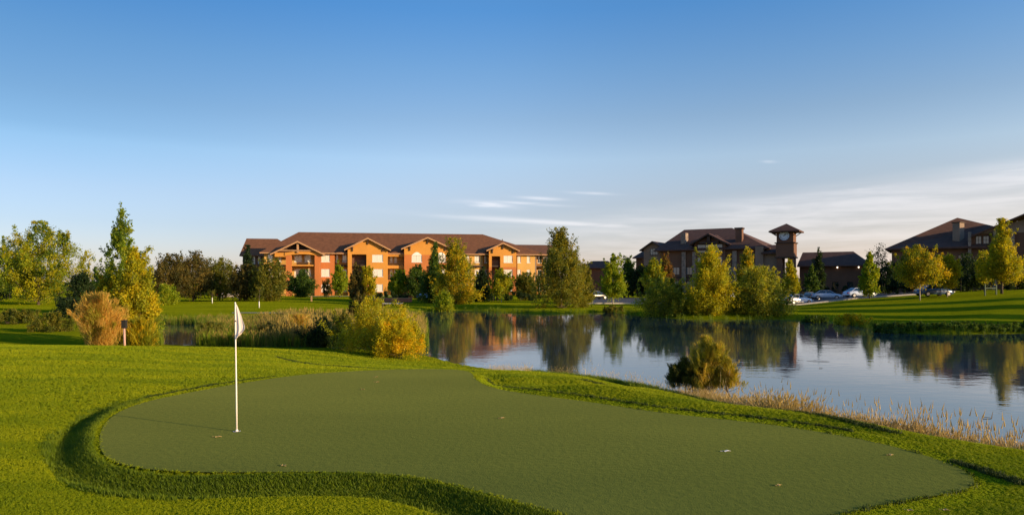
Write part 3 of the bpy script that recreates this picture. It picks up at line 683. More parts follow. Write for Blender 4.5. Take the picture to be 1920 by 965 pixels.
r = MB(); u5, u6 = U(1822,-1.6), U(2020,-1.6); zp2 = Zc(1930,398,-1.6); um = U(1925,-1.6)
r.slab([(u5, -1.6, Zc(1822,441,-1.6)), (um, -1.6, zp2), (um, 14, zp2), (u5, 14, Zc(1822,441,-1.6))][::-1], .3)
r.slab([(um+.003, -1.6, zp2), (u6, -1.6, Zc(1822,441,-1.6)), (u6, 14, Zc(1822,441,-1.6)), (um+.003, 14, zp2)][::-1], .3); r.build('gable_roof', M['roof_dark'], fr.root)
q = MB(); q.prism([(U(1832,0), wtop+.002), (U(1985,0), wtop+.002), (U(1925,0), zp2-.9)], 0, .3); q.build('gable_wall', M['club_grey'], fr.root)
for a in (1815, 1862, 1896, 1935):
    q = MB(); q.box(U(a,-.6), U(a+6,-.6), -.9, -.003, -.5, wtop+.3); q.build('pier', M['stone'], fr.root)
for zf in (3.7,):
    q = balcony(fr, U(1870,-1.2), U(1925,-1.2), -1.4, -.91, zf, M['trim_dark'])
# dormer with its lit side
du0, du1 = U(1788,3), U(1802,3); dz0, dz1 = Zc(1795,440,3), Zc(1795,419,3)
dcx, dcz = U(1797,2.5), Zc(1797,440,2.5)
def turned(mb, name, mat, rz):
    o = mb.build(name, mat, fr.root); o.location = (dcx, 2.5, dcz); o.rotation_euler = (0, 0, rz); return o
hh_ = Zc(1797,418,2.5)-dcz
q = MB(); q.box(-.6, .6, -.9, .9, -1.5, hh_); turned(q, 'dormer_chimney', M['club_grey'], math.radians(-24))
q = MB(); q.box(-.75, .75, -1.05, 1.05, hh_+.003, hh_+.15); turned(q, 'chimney_cap', M['trim_dark'], math.radians(-24))

# ------------------------------------------------------------------ trees and shrubs
PAL = {
 'green':  [(.070,.125,.014), (.105,.165,.018), (.045,.085,.012)],
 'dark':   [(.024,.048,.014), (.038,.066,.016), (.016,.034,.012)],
 'olive':  [(0.146,0.152,0.016), (0.104,0.122,0.014), (0.201,0.183,0.018)],
 'brown':  [(.140,.105,.022), (.105,.095,.022), (.175,.130,.025), (.070,.070,.018)],
 'lime':   [(0.244,0.305,0.011), (0.171,0.250,0.011), (0.329,0.348,0.014)],
 'yellow': [(0.488,0.403,0.009), (0.378,0.354,0.011), (0.281,0.293,0.013)],
 'gold':   [(.520,.430,.008), (.440,.400,.010), (.360,.350,.012), (.600,.420,.008)],
 'goldgreen': [(0.415,0.354,0.011), (0.232,0.256,0.013), (0.512,0.378,0.011), (0.159,0.183,0.013)],
 'tan':    [(.560,.370,.075), (.460,.310,.060), (.640,.440,.110), (.330,.290,.030)],
 'orange': [(.280,.130,.030), (.210,.120,.028), (.140,.110,.025)],
 'poplar': [(.210,.290,.020), (.150,.225,.018), (.300,.340,.020), (.090,.150,.014)],
 'birch': [(.200,.200,.020), (.130,.150,.018), (.290,.250,.018)],
 'bankgold': [(.420,.350,.030), (.300,.280,.028), (.200,.200,.020), (.480,.360,.060)],
 'willow': [(.300,.310,.024), (.220,.250,.022), (.400,.370,.024), (.140,.170,.020)],
 'shade_side': [(.080,.095,.016), (.150,.140,.022), (.045,.060,.012)],  # leaf tones darkened to paint the bank bush's shaded side
 'two':    [(.100,.160,.014), (.420,.400,.012), (.250,.300,.014), (.340,.320,.012)],
}
def prof(kind, t):
    t = np.asarray(t)
    if kind == 'round': return np.sin(np.pi*np.clip(t, .02, 1)**.75)**.55
    if kind == 'cone': return np.where(t < .12, .6+t*3.3, (1-t)/.88*1.0)**.9
    if kind == 'column': return np.where(t < .15, .5+t*3.3, np.clip(1-(t-.15)/.85, 0, 1)**.55)
    if kind == 'spire': return np.where(t < .1, .7+t*3, np.clip(1-t, 0, 1)**1.15)
    if kind == 'bush': return np.clip(1-t**2, 0, 1)**.5
    if kind == 'flare': return (.45+.55*np.clip(t, 0, 1)) * np.clip(1-t**5, 0, 1)**.5
    if kind == 'topthin': return np.where(t < .5, 1-.35*t, .825-1.35*(t-.5)).clip(.05, 1)
    return 1+0*t
def leaves(r, Pc, n, spread, leaf, cols, colw, up=.5, jit=.22, blade=False):
    """n leaves in clumps round the points Pc; returns verts, faces, colours"""
    k = r.integers(0, len(Pc), n); g_ = r.normal(0, 1, (n, 3)); g_ = g_/np.maximum(np.linalg.norm(g_, axis=1, keepdims=True), .5)*r.uniform(.15, 1, (n, 1))
    sp = (spread*r.uniform(.6, 1.25, len(Pc)))[k, None]
    c = Pc[k] + g_*sp*np.array([1, 1, up+.6])
    a = r.normal(0, 1, (n, 3)); a /= np.linalg.norm(a, axis=1, keepdims=True); b_ = r.normal(0, 1, (n, 3)); b_ -= a*(a*b_).sum(1, keepdims=True); b_ /= np.linalg.norm(b_, axis=1, keepdims=True)
    s = leaf*r.uniform(.6, 1.3, (n, 1)); wf = .55
    if blade:
        o_ = c.copy(); o_[:, 2] = 0; o_ /= np.maximum(np.linalg.norm(o_, axis=1, keepdims=True), .05)
        a = r.normal(0, .45, (n, 3)) + o_*.55 + np.array([0, 0, 1.0]); a /= np.linalg.norm(a, axis=1, keepdims=True)
        b_ = r.normal(0, 1, (n, 3)); b_ -= a*(a*b_).sum(1, keepdims=True); b_ /= np.linalg.norm(b_, axis=1, keepdims=True)
        s = s*3.0; wf = .085
    V = np.stack([c-a*s, c+b_*s*wf, c+a*s, c-b_*s*wf], 1)
    F = np.arange(n*4).reshape(n, 4)
    cc = cols[colw[k]] * r.uniform(1-jit, 1+jit, (n, 1)) * r.uniform(.93, 1.07, (n, 3))
    return V.reshape(-1, 3), F, np.repeat(cc, 4, 0)
tree_no = [0]
def tree(name, label, px, Y, top, bot, wpx, kind, pal, n=5000, cat='tree', group=None, bark='bark', leaf=None, base=None, lean=0.0, nclump=None, hollow=.35, shoots=.25, spread=None, trunk_r=None, cpart='crown', stems=1, X=None, blade=False):
    tree_no[0] += 1; r = np.random.default_rng(100+tree_no[0])
    if X is None: X = put(px, Y)
    z0 = gz(X, Y) if base is None else base
    zt = zpx(top, Y)-z0; zb = max(zpx(bot, Y)-z0, .02); W = wpx/FPX*Y/2*1.12; Hc = zt-zb
    root = empty(name, (X, Y, z0), 0, label, cat, group)
    nclump = nclump or int(np.clip(Hc*W*11, 55, 230)); n = int(n*2.3)
    t = r.uniform(0, 1, nclump*6); keep = r.uniform(0, 1, len(t)) < prof(kind, t)**1.2+(.22 if kind == 'topthin' else .06); t = t[keep][:nclump]
    ang = r.uniform(0, 2*np.pi, len(t)); q = np.sqrt(r.uniform(hollow**2, 1, len(t)))
    lob = 1 + .22*np.sin(ang*2+r.uniform(0, 6)) * np.sin(t*6+r.uniform(0, 6)) + r.normal(0, .10, len(t))
    sc_ = spread or min(.33*min(W, Hc*.8)+.08, .95)
    rad = np.clip(W*prof(kind, t)*lob-sc_*.42, .02, None)*q; tipf = np.clip(1.15-t*.55, .5, 1) if kind in ('cone', 'column', 'spire', 'topthin') else np.ones(len(t))
    Pc = np.stack([rad*np.cos(ang)+lean*t*Hc, rad*np.sin(ang), zb + t*(Hc-sc_*.4)], 1)
    cols = np.array(PAL[pal]); cw = r.integers(0, len(cols), len(Pc))
    # shoots: thin upward sprays standing out of the outline
    if shoots > 0:
        ns = int(len(Pc)*shoots*1.6); src = r.integers(0, len(Pc), ns); L_ = sc_*r.uniform(.8, 1.8, ns)
        d = np.stack([Pc[src, 0]*.5/W, Pc[src, 1]*.5/W, np.ones(ns)], 1)+r.normal(0, .25, (ns, 3)); d /= np.linalg.norm(d, axis=1, keepdims=True)
        ext = [Pc[src]+d*(L_*f)[:, None] for f in (.6, .9, 1.2)]
        Sp = np.concatenate(ext); Sp[:, 2] = np.minimum(Sp[:, 2], zt+.02*Hc)
    leaf = (leaf or Y*.00105)*1.15
    V, F, cc = leaves(r, Pc, int(n*(1-.25*(shoots > 0))), sc_*tipf, leaf, cols, cw, blade=blade)
    if shoots > 0:
        V2, F2, c2 = leaves(r, Sp, int(n*.25), sc_*.32, leaf, cols, r.integers(0, len(cols), len(Sp)), blade=blade)
        F = np.concatenate([F, F2+len(V)]); V = np.concatenate([V, V2]); cc = np.concatenate([cc, c2])
    crown = link(cpart, fast_mesh(cpart, V, F, False, cc), M['leaf'], root)
    tr = trunk_r or max(.03, zt*(.010 if bark == 'bark_pale' else .015))
    mb = MB()
    for s_ in range(stems):
        ox, oy = (0, 0) if stems == 1 else (r.normal(0, W*.12), r.normal(0, W*.12))
        nn = 6; path = [(ox+lean*f*zt*.8+r.normal(0, .012*zt)*f, oy+r.normal(0, .012*zt)*f, f*(zb+Hc*.8)) for f in np.linspace(0, 1, nn)]
        path[0] = (ox, oy, -.15)
        mb.tube(path, [tr/ (stems**.4)*(1.25 if i == 0 else 1-.8*i/(nn-1)) for i in range(nn)], 8)
    for i in r.permutation(len(Pc))[:min(30, len(Pc))]:
        e = Pc[i]; h0 = np.clip(e[2]-np.hypot(e[0], e[1])*r.uniform(.5, 1.1), zb*.7, zt*.75); f = h0/(zb+Hc*.8)
        s0 = np.array([lean*f*zt*.8, 0, h0]); m_ = s0*.5+e*.5; m_[2] -= .04*Hc
        rr_ = tr*.32*(1-.5*f); mb.tube([tuple(s0), tuple(m_), tuple(e)], [rr_, rr_*.6, rr_*.25], 4, False)
    mb.build('trunk', M[bark], root, True)
    return root

TR = [
 # left side
 ('maple_tree', 'broad rounded yellowing maple with a thin orange trunk, leftmost big tree on the lawn', dict(px=72, Y=88, top=420, bot=560, wpx=150, kind='round', pal='two', n=22000, hollow=.2)),
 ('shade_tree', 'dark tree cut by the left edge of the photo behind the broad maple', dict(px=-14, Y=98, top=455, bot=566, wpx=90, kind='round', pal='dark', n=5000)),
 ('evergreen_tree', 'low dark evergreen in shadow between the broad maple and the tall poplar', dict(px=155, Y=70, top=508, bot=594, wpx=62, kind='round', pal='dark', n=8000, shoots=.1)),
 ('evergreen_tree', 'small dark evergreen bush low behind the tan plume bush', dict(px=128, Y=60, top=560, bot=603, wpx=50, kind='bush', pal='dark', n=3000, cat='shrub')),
 ('poplar_tree', 'tall thin topped green poplar, highest tree on the left, behind golden shrubs', dict(px=228, Y=36, top=386, bot=640, wpx=138, kind='cone', pal='poplar', n=18000, hollow=.1, leaf=.045, shoots=.9, spread=.33, nclump=260)),
 ('willow_shrub', 'bright yellow green upright willow filling the right foot of the tall poplar', dict(px=252, Y=33, top=470, bot=640, wpx=98, kind='column', pal='yellow', n=12000, hollow=.2, leaf=.048, shoots=.5, cat='shrub', stems=4, cpart='foliage')),
 ('willow_shrub', 'yellow leafed upright willow at the left foot of the tall poplar', dict(px=204, Y=34, top=512, bot=640, wpx=64, kind='column', pal='goldgreen', n=7000, hollow=.2, leaf=.048, shoots=.5, cat='shrub', stems=4, cpart='foliage')),
 ('plume_bush', 'rounded tan and peach plume bush beside the black box post', dict(blade=True, px=187, Y=29, top=556, bot=650, wpx=92, kind='flare', pal='tan', n=13000, hollow=.1, leaf=.032, shoots=.5, cat='shrub', stems=5, cpart='foliage')),
 ('low_shrub', 'low yellowish shrub just right of the black box post', dict(blade=True, px=262, Y=30, top=602, bot=648, wpx=66, kind='bush', pal='goldgreen', n=5000, leaf=.035, shoots=.5, cat='shrub', stems=3, cpart='foliage')),
 ('low_shrub', 'dull olive shrub at the left edge on the pond bank', dict(px=22, Y=52, top=582, bot=612, wpx=90, kind='bush', pal='olive', n=4000, cat='shrub', stems=3, cpart='foliage')),
 ('low_shrub', 'small olive shrub on the bank left of the tan plume bush', dict(px=92, Y=44, top=588, bot=620, wpx=64, kind='bush', pal='olive', n=3500, cat='shrub', stems=3, cpart='foliage')),
 # orchard row
 ('orchard_tree', 'brownish green orchard tree just right of the tall poplar', dict(px=318, Y=104, top=478, bot=556, wpx=72, kind='round', pal='brown', n=7000, group='orchard trees on the far left lawn')),
 ('orchard_tree', 'olive brown spreading tree, tallest in the orchard row left of the flag', dict(px=362, Y=108, top=474, bot=556, wpx=74, kind='round', pal='brown', n=7000, group='orchard trees on the far left lawn')),
 ('orchard_tree', 'orchard tree with bare upright twigs on top above the flag', dict(px=412, Y=112, top=486, bot=556, wpx=64, kind='round', pal='olive', n=5500, shoots=.7, group='orchard trees on the far left lawn')),
 ('orchard_tree', 'low spreading olive tree just right of the flag top', dict(px=462, Y=106, top=500, bot=558, wpx=62, kind='round', pal='brown', n=6000, group='orchard trees on the far left lawn')),
 ('orchard_tree', 'bushy yellowish olive tree in front of the left end of the apartments', dict(px=507, Y=104, top=488, bot=562, wpx=62, kind='round', pal='olive', n=7000, group='orchard trees on the far left lawn')),
 ('low_shrub', 'yellow green low bush under the orchard trees at their left end', dict(px=312, Y=92, top=535, bot=566, wpx=44, kind='bush', pal='lime', n=2500, cat='shrub', cpart='foliage')),
 ('conifer_tree', 'narrow dark green conifer against the left end of the apartment block', dict(px=465, Y=142, top=462, bot=548, wpx=30, kind='column', pal='dark', n=3500)),
 # before the apartments
 ('round_tree', 'dark glossy green round tree under the first gable balcony', dict(px=566, Y=134, top=508, bot=556, wpx=46, kind='round', pal='green', n=4500)),
 ('young_tree', 'slim yellow green tree in front of the terracotta wall between first two gables', dict(px=637, Y=126, top=490, bot=548, wpx=30, kind='column', pal='lime', n=3500, bark='bark')),
 ('young_tree', 'olive brown tree left in the pair below the second gable', dict(px=667, Y=110, top=494, bot=560, wpx=30, kind='column', pal='brown', n=3500)),
 ('young_tree', 'yellow green tree, right in the pair below the second gable', dict(px=689, Y=112, top=500, bot=560, wpx=30, kind='round', pal='yellow', n=3500)),
 ('young_tree', 'bare brownish sapling before the ground floor right of the first gable', dict(px=614, Y=130, top=520, bot=556, wpx=20, kind='round', pal='brown', n=700)),
 ('round_tree', 'bright green round tree in front of the loggias between second and third gable', dict(px=749, Y=128, top=508, bot=552, wpx=36, kind='round', pal='lime', n=4000)),
 ('round_tree', 'deeper green tree under the arched window of the third gable', dict(px=781, Y=126, top=498, bot=556, wpx=40, kind='round', pal='green', n=4500)),
 ('ash_tree', 'darker left one of the two big trees hiding the third gable, with a spire tip', dict(px=815, Y=104, top=456, bot=568, wpx=68, kind='spire', pal='green', n=8000, shoots=.4)),
 ('ash_tree', 'tall yellow green tree hiding the wall right of the third gable', dict(px=855, Y=98, top=450, bot=572, wpx=86, kind='column', pal='goldgreen', n=12000, shoots=.5)),
 ('weeping_shrub', 'small weeping yellow green shrub on the shore below the two big trees', dict(px=832, Y=84, top=545, bot=590, wpx=36, kind='bush', pal='lime', n=2500, cat='shrub', cpart='foliage')),
 ('conifer_tree', 'small very dark tree under the wall left of the fourth gable', dict(px=903, Y=108, top=502, bot=566, wpx=42, kind='column', pal='dark', n=4500)),
 ('young_tree', 'green round headed tree on a pale straight trunk below the fourth gable', dict(px=940, Y=104, top=506, bot=552, wpx=46, kind='round', pal='two', n=4500, bark='bark_pale')),
 ('round_tree', 'olive tree in front of the right end of the apartment block', dict(px=985, Y=112, top=513, bot=560, wpx=44, kind='round', pal='olive', n=4500)),
 ('birch_tree', 'big shoreline tree with sparse feathery top at the right end of the apartments', dict(px=1052, Y=84, top=432, bot=586, wpx=104, kind='topthin', pal='birch', n=17000, shoots=.7, hollow=.2)),
 ('round_tree', 'shrubby pale green tree leaning on the right flank of the feathery topped tree', dict(px=1092, Y=88, top=498, bot=582, wpx=44, kind='round', pal='olive', n=4500)),
 ('orange_tree', 'small rust orange tree peeping behind the feathery topped tree', dict(px=1078, Y=112, top=470, bot=540, wpx=26, kind='column', pal='orange', n=2500)),
 ('low_shrub', 'small rounded olive shrub at the waterline below the parking lot', dict(px=1151, Y=80, top=574, bot=592, wpx=34, kind='bush', pal='olive', n=2200, cat='shrub', cpart='foliage')),
 ('young_tree', 'bright green upright tree on a bare trunk at the parking kerb', dict(px=1149, Y=97, top=479, bot=555, wpx=48, kind='column', pal='lime', n=6500, bark='bark_pale')),
 ('round_tree', 'green tree directly behind the bright upright tree at the kerb', dict(px=1178, Y=132, top=482, bot=548, wpx=40, kind='column', pal='green', n=4000)),
 ('evergreen_tree', 'dark green tree below the left low wing of the clubhouse', dict(px=1203, Y=130, top=500, bot=550, wpx=46, kind='round', pal='dark', n=4500)),
 ('round_tree', 'green tree with lit yellowish top below the clubhouse left gable', dict(px=1226, Y=126, top=486, bot=550, wpx=40, kind='round', pal='two', n=4500)),
 ('orange_tree', 'rusty orange autumn tree in front of the clubhouse left gable', dict(px=1248, Y=128, top=474, bot=545, wpx=34, kind='column', pal='orange', n=3500)),
 ('shore_bush', 'wide low olive bush at the waterline left of the big yellow tree', dict(px=1248, Y=70, top=526, bot=598, wpx=94, kind='bush', pal='willow', n=12000, hollow=.5, cat='shrub', cpart='foliage', stems=4)),
 ('cottonwood_tree', 'big bright yellow tree at the waterline before the clubhouse centre', dict(px=1332, Y=68, top=466, bot=604, wpx=96, kind='column', pal='yellow', n=19000, hollow=.3, shoots=.5, stems=3)),
 ('round_tree', 'yellow orange topped tree behind the shore under the clubhouse chimney', dict(px=1401, Y=92, top=465, bot=560, wpx=50, kind='column', pal='goldgreen', n=6500)),
 ('shore_willow', 'dense olive green willow at the waterline left of the white car', dict(px=1424, Y=68, top=504, bot=602, wpx=102, kind='bush', pal='willow', n=16000, hollow=.5, cpart='crown', stems=4)),
 ('young_tree', 'narrow yellow green tree directly beneath the clock tower', dict(px=1482, Y=122, top=486, bot=548, wpx=38, kind='cone', pal='yellow', n=4000)),
 ('conifer_tree', 'tall thin dark tree with a bare twiggy top in front of the low clubhouse wing', dict(px=1535, Y=128, top=466, bot=548, wpx=26, kind='column', pal='dark', n=2500, shoots=.7)),
 ('young_tree', 'little green tree left of the thin dark conifer by the low wing', dict(px=1522, Y=118, top=494, bot=544, wpx=28, kind='cone', pal='green', n=2500)),
 ('columnar_tree', 'bright lime columnar tree with twin tips at the parking edge, alone before low wing', dict(px=1630, Y=96, top=475, bot=552, wpx=34, kind='column', pal='lime', n=6000, shoots=.5)),
 ('bare_tree', 'nearly leafless grey twiggy tree behind the bright columnar tree', dict(px=1648, Y=135, top=458, bot=530, wpx=40, kind='round', pal='brown', n=700, shoots=.8)),
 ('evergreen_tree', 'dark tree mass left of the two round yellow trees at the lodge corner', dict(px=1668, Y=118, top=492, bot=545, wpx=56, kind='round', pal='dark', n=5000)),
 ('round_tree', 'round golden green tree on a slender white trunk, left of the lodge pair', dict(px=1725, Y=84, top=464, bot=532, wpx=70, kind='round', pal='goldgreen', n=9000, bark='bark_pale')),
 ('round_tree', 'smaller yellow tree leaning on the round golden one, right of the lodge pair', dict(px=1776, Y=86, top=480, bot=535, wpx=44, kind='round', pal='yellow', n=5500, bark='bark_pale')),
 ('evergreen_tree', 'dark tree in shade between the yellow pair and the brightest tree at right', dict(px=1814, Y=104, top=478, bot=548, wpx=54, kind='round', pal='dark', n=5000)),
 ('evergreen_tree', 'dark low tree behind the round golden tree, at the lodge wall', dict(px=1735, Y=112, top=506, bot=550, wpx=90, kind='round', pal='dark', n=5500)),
 ('staked_tree', 'brilliant yellow green tree with narrow top and wide skirt at far right', dict(px=1878, Y=84, top=414, bot=522, wpx=66, kind='cone', pal='yellow', n=13000, bark='bark', shoots=.4)),
 ('young_tree', 'pale yellow small tree left behind the brilliant tree at far right', dict(px=1846, Y=92, top=472, bot=528, wpx=32, kind='round', pal='yellow', n=2800)),
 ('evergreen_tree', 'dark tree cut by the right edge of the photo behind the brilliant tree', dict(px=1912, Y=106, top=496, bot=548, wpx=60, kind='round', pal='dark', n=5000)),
 # near and pond edge shrubs
 ('brown_bush', 'tall brownish twiggy bush left behind the yellow green pond bush', dict(px=672, Y=52, top=545, bot=604, wpx=36, kind='column', pal='brown', n=3500, cat='shrub', cpart='foliage')),
 ('pond_bush', 'feathery yellow green bush on the near bank right of the reeds', dict(px=706, Y=33, top=566, bot=650, wpx=128, kind='bush', pal='yellow', n=15000, leaf=.034, hollow=.4, shoots=.5, cat='shrub', cpart='foliage', stems=5)),
 ('pond_bush', 'glowing golden bush on the near bank at the pond corner', dict(px=750, Y=31, top=602, bot=662, wpx=104, kind='bush', pal='gold', n=12000, leaf=.032, hollow=.4, shoots=.3, cat='shrub', cpart='foliage', stems=5)),
 ('reed_bush', 'dark olive bush among the reeds left of the yellow green pond bush', dict(px=606, Y=38, top=596, bot=650, wpx=60, kind='bush', pal='dark', n=7000, leaf=.036, cat='shrub', cpart='foliage', stems=3)),
 ('reed_bush', 'low brown bush in the reeds just right of the flag', dict(px=500, Y=41, top=606, bot=648, wpx=56, kind='bush', pal='brown', n=3500, leaf=.036, cat='shrub', cpart='foliage', stems=3)),
 ('reed_bush', 'tan feathery bush in the reeds halfway between flag and pond bush', dict(blade=True, px=560, Y=40, top=592, bot=648, wpx=46, kind='flare', pal='tan', n=3000, leaf=.034, cat='shrub', shoots=.7, cpart='foliage', stems=3)),
 ('reed_bush', 'olive bush in the reeds touching the left side of the yellow green pond bush', dict(px=640, Y=36, top=584, bot=652, wpx=46, kind='bush', pal='olive', n=5000, leaf=.036, cat='shrub', cpart='foliage', stems=3)),
 ('reed_bush', 'low olive bush in the reeds just left of the flag', dict(px=405, Y=42, top=606, bot=648, wpx=60, kind='bush', pal='olive', n=3500, leaf=.036, cat='shrub', cpart='foliage', stems=3)),
 ('bank_bush', 'upright olive bush standing alone on the near bank in front of the water', dict(blade=True, px=1328, Y=20.5, top=634, bot=722, wpx=78, kind='bush', pal='bankgold', n=7500, leaf=.024, hollow=.1, shoots=1.2, spread=.20, nclump=70, cat='shrub', cpart='foliage', stems=5)),
 ('bank_bush', 'low spiky bush, leaves darkened for shade, at the left foot of the upright bank bush', dict(blade=True, px=1290, Y=20.8, top=672, bot=722, wpx=78, kind='bush', pal='shade_side', n=5500, leaf=.020, hollow=.2, shoots=1.0, spread=.15, cat='shrub', cpart='foliage', stems=3)),
 ('bank_bush', 'small pale leafy bush at the right foot of the upright bank bush', dict(blade=True, px=1366, Y=20.2, top=674, bot=722, wpx=48, kind='bush', pal='bankgold', n=2600, leaf=.020, hollow=.2, shoots=1.0, spread=.13, cat='shrub', cpart='foliage', stems=3)),
 ('gold_clump', 'golden grassy clump at the far waterline below the right lawn', dict(px=1598, Y=57, top=590, bot=613, wpx=58, kind='bush', pal='gold', n=3500, cat='shrub', cpart='foliage')),
 ('low_shrub', 'small green shrub at the far waterline left of the golden clump', dict(px=1528, Y=61, top=592, bot=605, wpx=44, kind='bush', pal='green', n=1800, cat='shrub', cpart='foliage')),
]
for nm, lb, kw in TR: tree(nm, lb, **kw)
# dark low shrubs lining the right far bank
for i, (px, w_) in enumerate(((1665, 60), (1712, 60), (1760, 60), (1812, 70), (1868, 70), (1925, 70))):
    pos = ['leftmost', 'second', 'third', 'fourth', 'fifth', 'rightmost'][i]
    tree('bank_shrub', f'low dark green shrub on the far right bank, {pos} in the row of six', px, 48.6, 606-(i % 2)*2, 628, w_, 'bush', 'green', 2600, cat='shrub', group='shrubs lining the far right bank', cpart='foliage')
# trees outside the picture on the right that throw the long shadows over the lawn
for i, (x, y, h, w_) in enumerate(((58, 30, 13, 3.4), (64, 39, 11, 3.2), (66, 47, 10.5, 2.4), (70, 57, 12, 2.4), (72, 66, 14, 2.2))):
    r_ = tree('row_tree', ('nearest', 'second nearest', 'middle', 'second farthest', 'farthest')[i]+' green tree in the row beyond the right edge of the lawn', 0, y, HOR-(h+.9-EYE)*FPX/y, HOR-(.9+1-EYE)*FPX/y, w_*2*FPX/y, 'round', 'green', 9000, group='trees beyond the right edge', X=x, leaf=.13)

# far-off wood along the horizon
r = np.random.default_rng(9); n = 1500
th_ = np.radians(r.uniform(-62, 62, n)); rd = r.uniform(230, 330, n); Pc = np.stack([rd*np.sin(th_), rd*np.cos(th_), r.uniform(-1, 4.2, n)+1.3*np.sin(th_*23)], 1)
V, Fc, cc = leaves(r, Pc, 26000, 3.0, .55, np.array(PAL['olive']+PAL['dark']), r.integers(0, 6, n))
tag(link('distant_wood', fast_mesh('distant_wood', V, Fc, False, cc), M['leaf']), 'distant line of dark trees along the horizon behind the buildings', 'wood', kind='stuff')

# ------------------------------------------------------------------ grass, reeds (stuff)
def tuft(name, nb, h, w, spread, mat, lean=.5, seed=1, head=None):
    """a small tuft of bent blades, kept as a source shape only"""
    r = np.random.default_rng(seed); V = []; F = []
    for i in range(nb):
        a = r.uniform(0, 6.28); d = r.uniform(0, spread); x, y = d*math.cos(a), d*math.sin(a); hh = h*r.uniform(.6, 1.15)
        la = r.uniform(0, 6.28); lx, ly = math.cos(la)*lean*hh*r.uniform(.2, 1), math.sin(la)*lean*hh*r.uniform(.2, 1); wa = r.uniform(0, 6.28); wx, wy = math.cos(wa)*w, math.sin(wa)*w
        b = len(V); V += [(x-wx, y-wy, 0), (x+wx, y+wy, 0), (x+lx*.35+wx*.8, y+ly*.35+wy*.8, hh*.6), (x+lx*.35-wx*.8, y+ly*.35-wy*.8, hh*.6), (x+lx, y+ly, hh)]
        F += [(b, b+1, b+2, b+3), (b+3, b+2, b+4)]
        if head and r.uniform() < head[0]:
            hw, hl = head[1], head[2]; b = len(V); cx_, cy_, cz_ = x+lx, y+ly, hh
            V += [(cx_-hw, cy_, cz_-hl*.2), (cx_, cy_-hw, cz_-hl*.2), (cx_+hw, cy_, cz_-hl*.2), (cx_, cy_+hw, cz_-hl*.2), (cx_+lx*.15, cy_+ly*.15, cz_+hl)]
            F += [(b, b+1, b+4), (b+1, b+2, b+4), (b+2, b+3, b+4), (b+3, b, b+4)]
    me = bpy.data.meshes.new(name); me.from_pydata(V, [], F); me.materials.append(mat); me.update()
    return bpy.data.objects.new(name, me)
def scatter(name, P, S, src, label, cat):
    me = bpy.data.meshes.new(name); me.vertices.add(len(P)); me.vertices.foreach_set('co', np.asarray(P, np.float32).ravel())
    a = me.attributes.new('size', 'FLOAT', 'POINT'); a.data.foreach_set('value', np.asarray(S, np.float32))
    a = me.attributes.new('turn', 'FLOAT', 'POINT'); a.data.foreach_set('value', rng.uniform(0, 6.28, len(P)).astype(np.float32))
    o = link(name, me); tag(o, label, cat, kind='stuff')
    ng = bpy.data.node_groups.new(name, 'GeometryNodeTree'); ng.interface.new_socket('Geometry', in_out='INPUT', socket_type='NodeSocketGeometry'); ng.interface.new_socket('Geometry', in_out='OUTPUT', socket_type='NodeSocketGeometry')
    N = ng.nodes; gi = N.new('NodeGroupInput'); go = N.new('NodeGroupOutput'); ip = N.new('GeometryNodeInstanceOnPoints'); oi = N.new('GeometryNodeObjectInfo'); oi.inputs[0].default_value = src
    at = N.new('GeometryNodeInputNamedAttribute'); at.data_type = 'FLOAT'; at.inputs[0].default_value = 'size'
    at2 = N.new('GeometryNodeInputNamedAttribute'); at2.data_type = 'FLOAT'; at2.inputs[0].default_value = 'turn'; cb = N.new('ShaderNodeCombineXYZ')
    ng.links.new(at2.outputs[0], cb.inputs[2]); ng.links.new(gi.outputs[0], ip.inputs['Points']); ng.links.new(oi.outputs['Geometry'], ip.inputs['Instance'])
    ng.links.new(at.outputs[0], ip.inputs['Scale']); ng.links.new(cb.outputs[0], ip.inputs['Rotation']); ng.links.new(ip.outputs[0], go.inputs[0])
    md = o.modifiers.new('scatter', 'NODES'); md.node_group = ng
    return o
M['blade'] = bladesmat('grass_blades', [(.20, (.115, .178, .003)), (.45, (.222, .285, .003)), (.72, (.345, .370, .004))], .35)
M['blade_lush_shade'] = bladesmat('lush_and_shade_blades', [(.2, (.060, .105, .005)), (.5, (.105, .160, .006)), (.8, (.190, .235, .007))], .3)  # deep green of uncut growth; on the green's bank it also paints shade
M['blade_tan'] = bladesmat('dry_grass', [(.2, (.44, .32, .07)), (.5, (.62, .46, .16)), (.8, (.74, .58, .34))], .4)
M['blade_reed'] = bladesmat('reeds', [(.2, (.11, .12, .018)), (.45, (.24, .20, .035)), (.8, (.52, .33, .09))], .3)

def region(n, k0, k1, y0, y1, pw=1.5):
    """random ground points between two directions and two distances"""
    u_ = rng.uniform(0, 1, n); p = 2-pw
    y = (y0**p + u_*(y1**p-y0**p))**(1/p) if abs(p) > 1e-3 else y0*(y1/y0)**u_
    k = rng.uniform(k0, k1, n); return k*y, y
x, y = region(330000, -.84, .84, 5.6, 33, 2.05)
z, dp, dg = Hh(x, y, True); edge = .16+.05*np.sin(x*3)+.0*y
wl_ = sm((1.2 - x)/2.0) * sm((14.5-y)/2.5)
bank_shade = (dg > .10) & (dg < 1.5) & (rng.uniform(0, 1, len(x)) < wl_*1.1*np.clip((.70+.16*fnoise(x, y, 2.5, 8)-dg)/.26, 0, 1))  # mask for longer bank grass, its colour darkened for shade
ok = (dg > .02) & (dp > .3) & ~bank_shade
SHADE_LINES = [[gp(a, b, -.02) for a, b in q] for q in ([(520,649),(560,662),(600,669),(680,674),(760,677),(880,683)], [(1095,703),(1180,715),(1250,728),(1340,747),(1440,764),(1560,787),(1680,815)], [(1790,868),(1850,888),(1925,915)])]  # paths where shadow lines are coloured into the grass
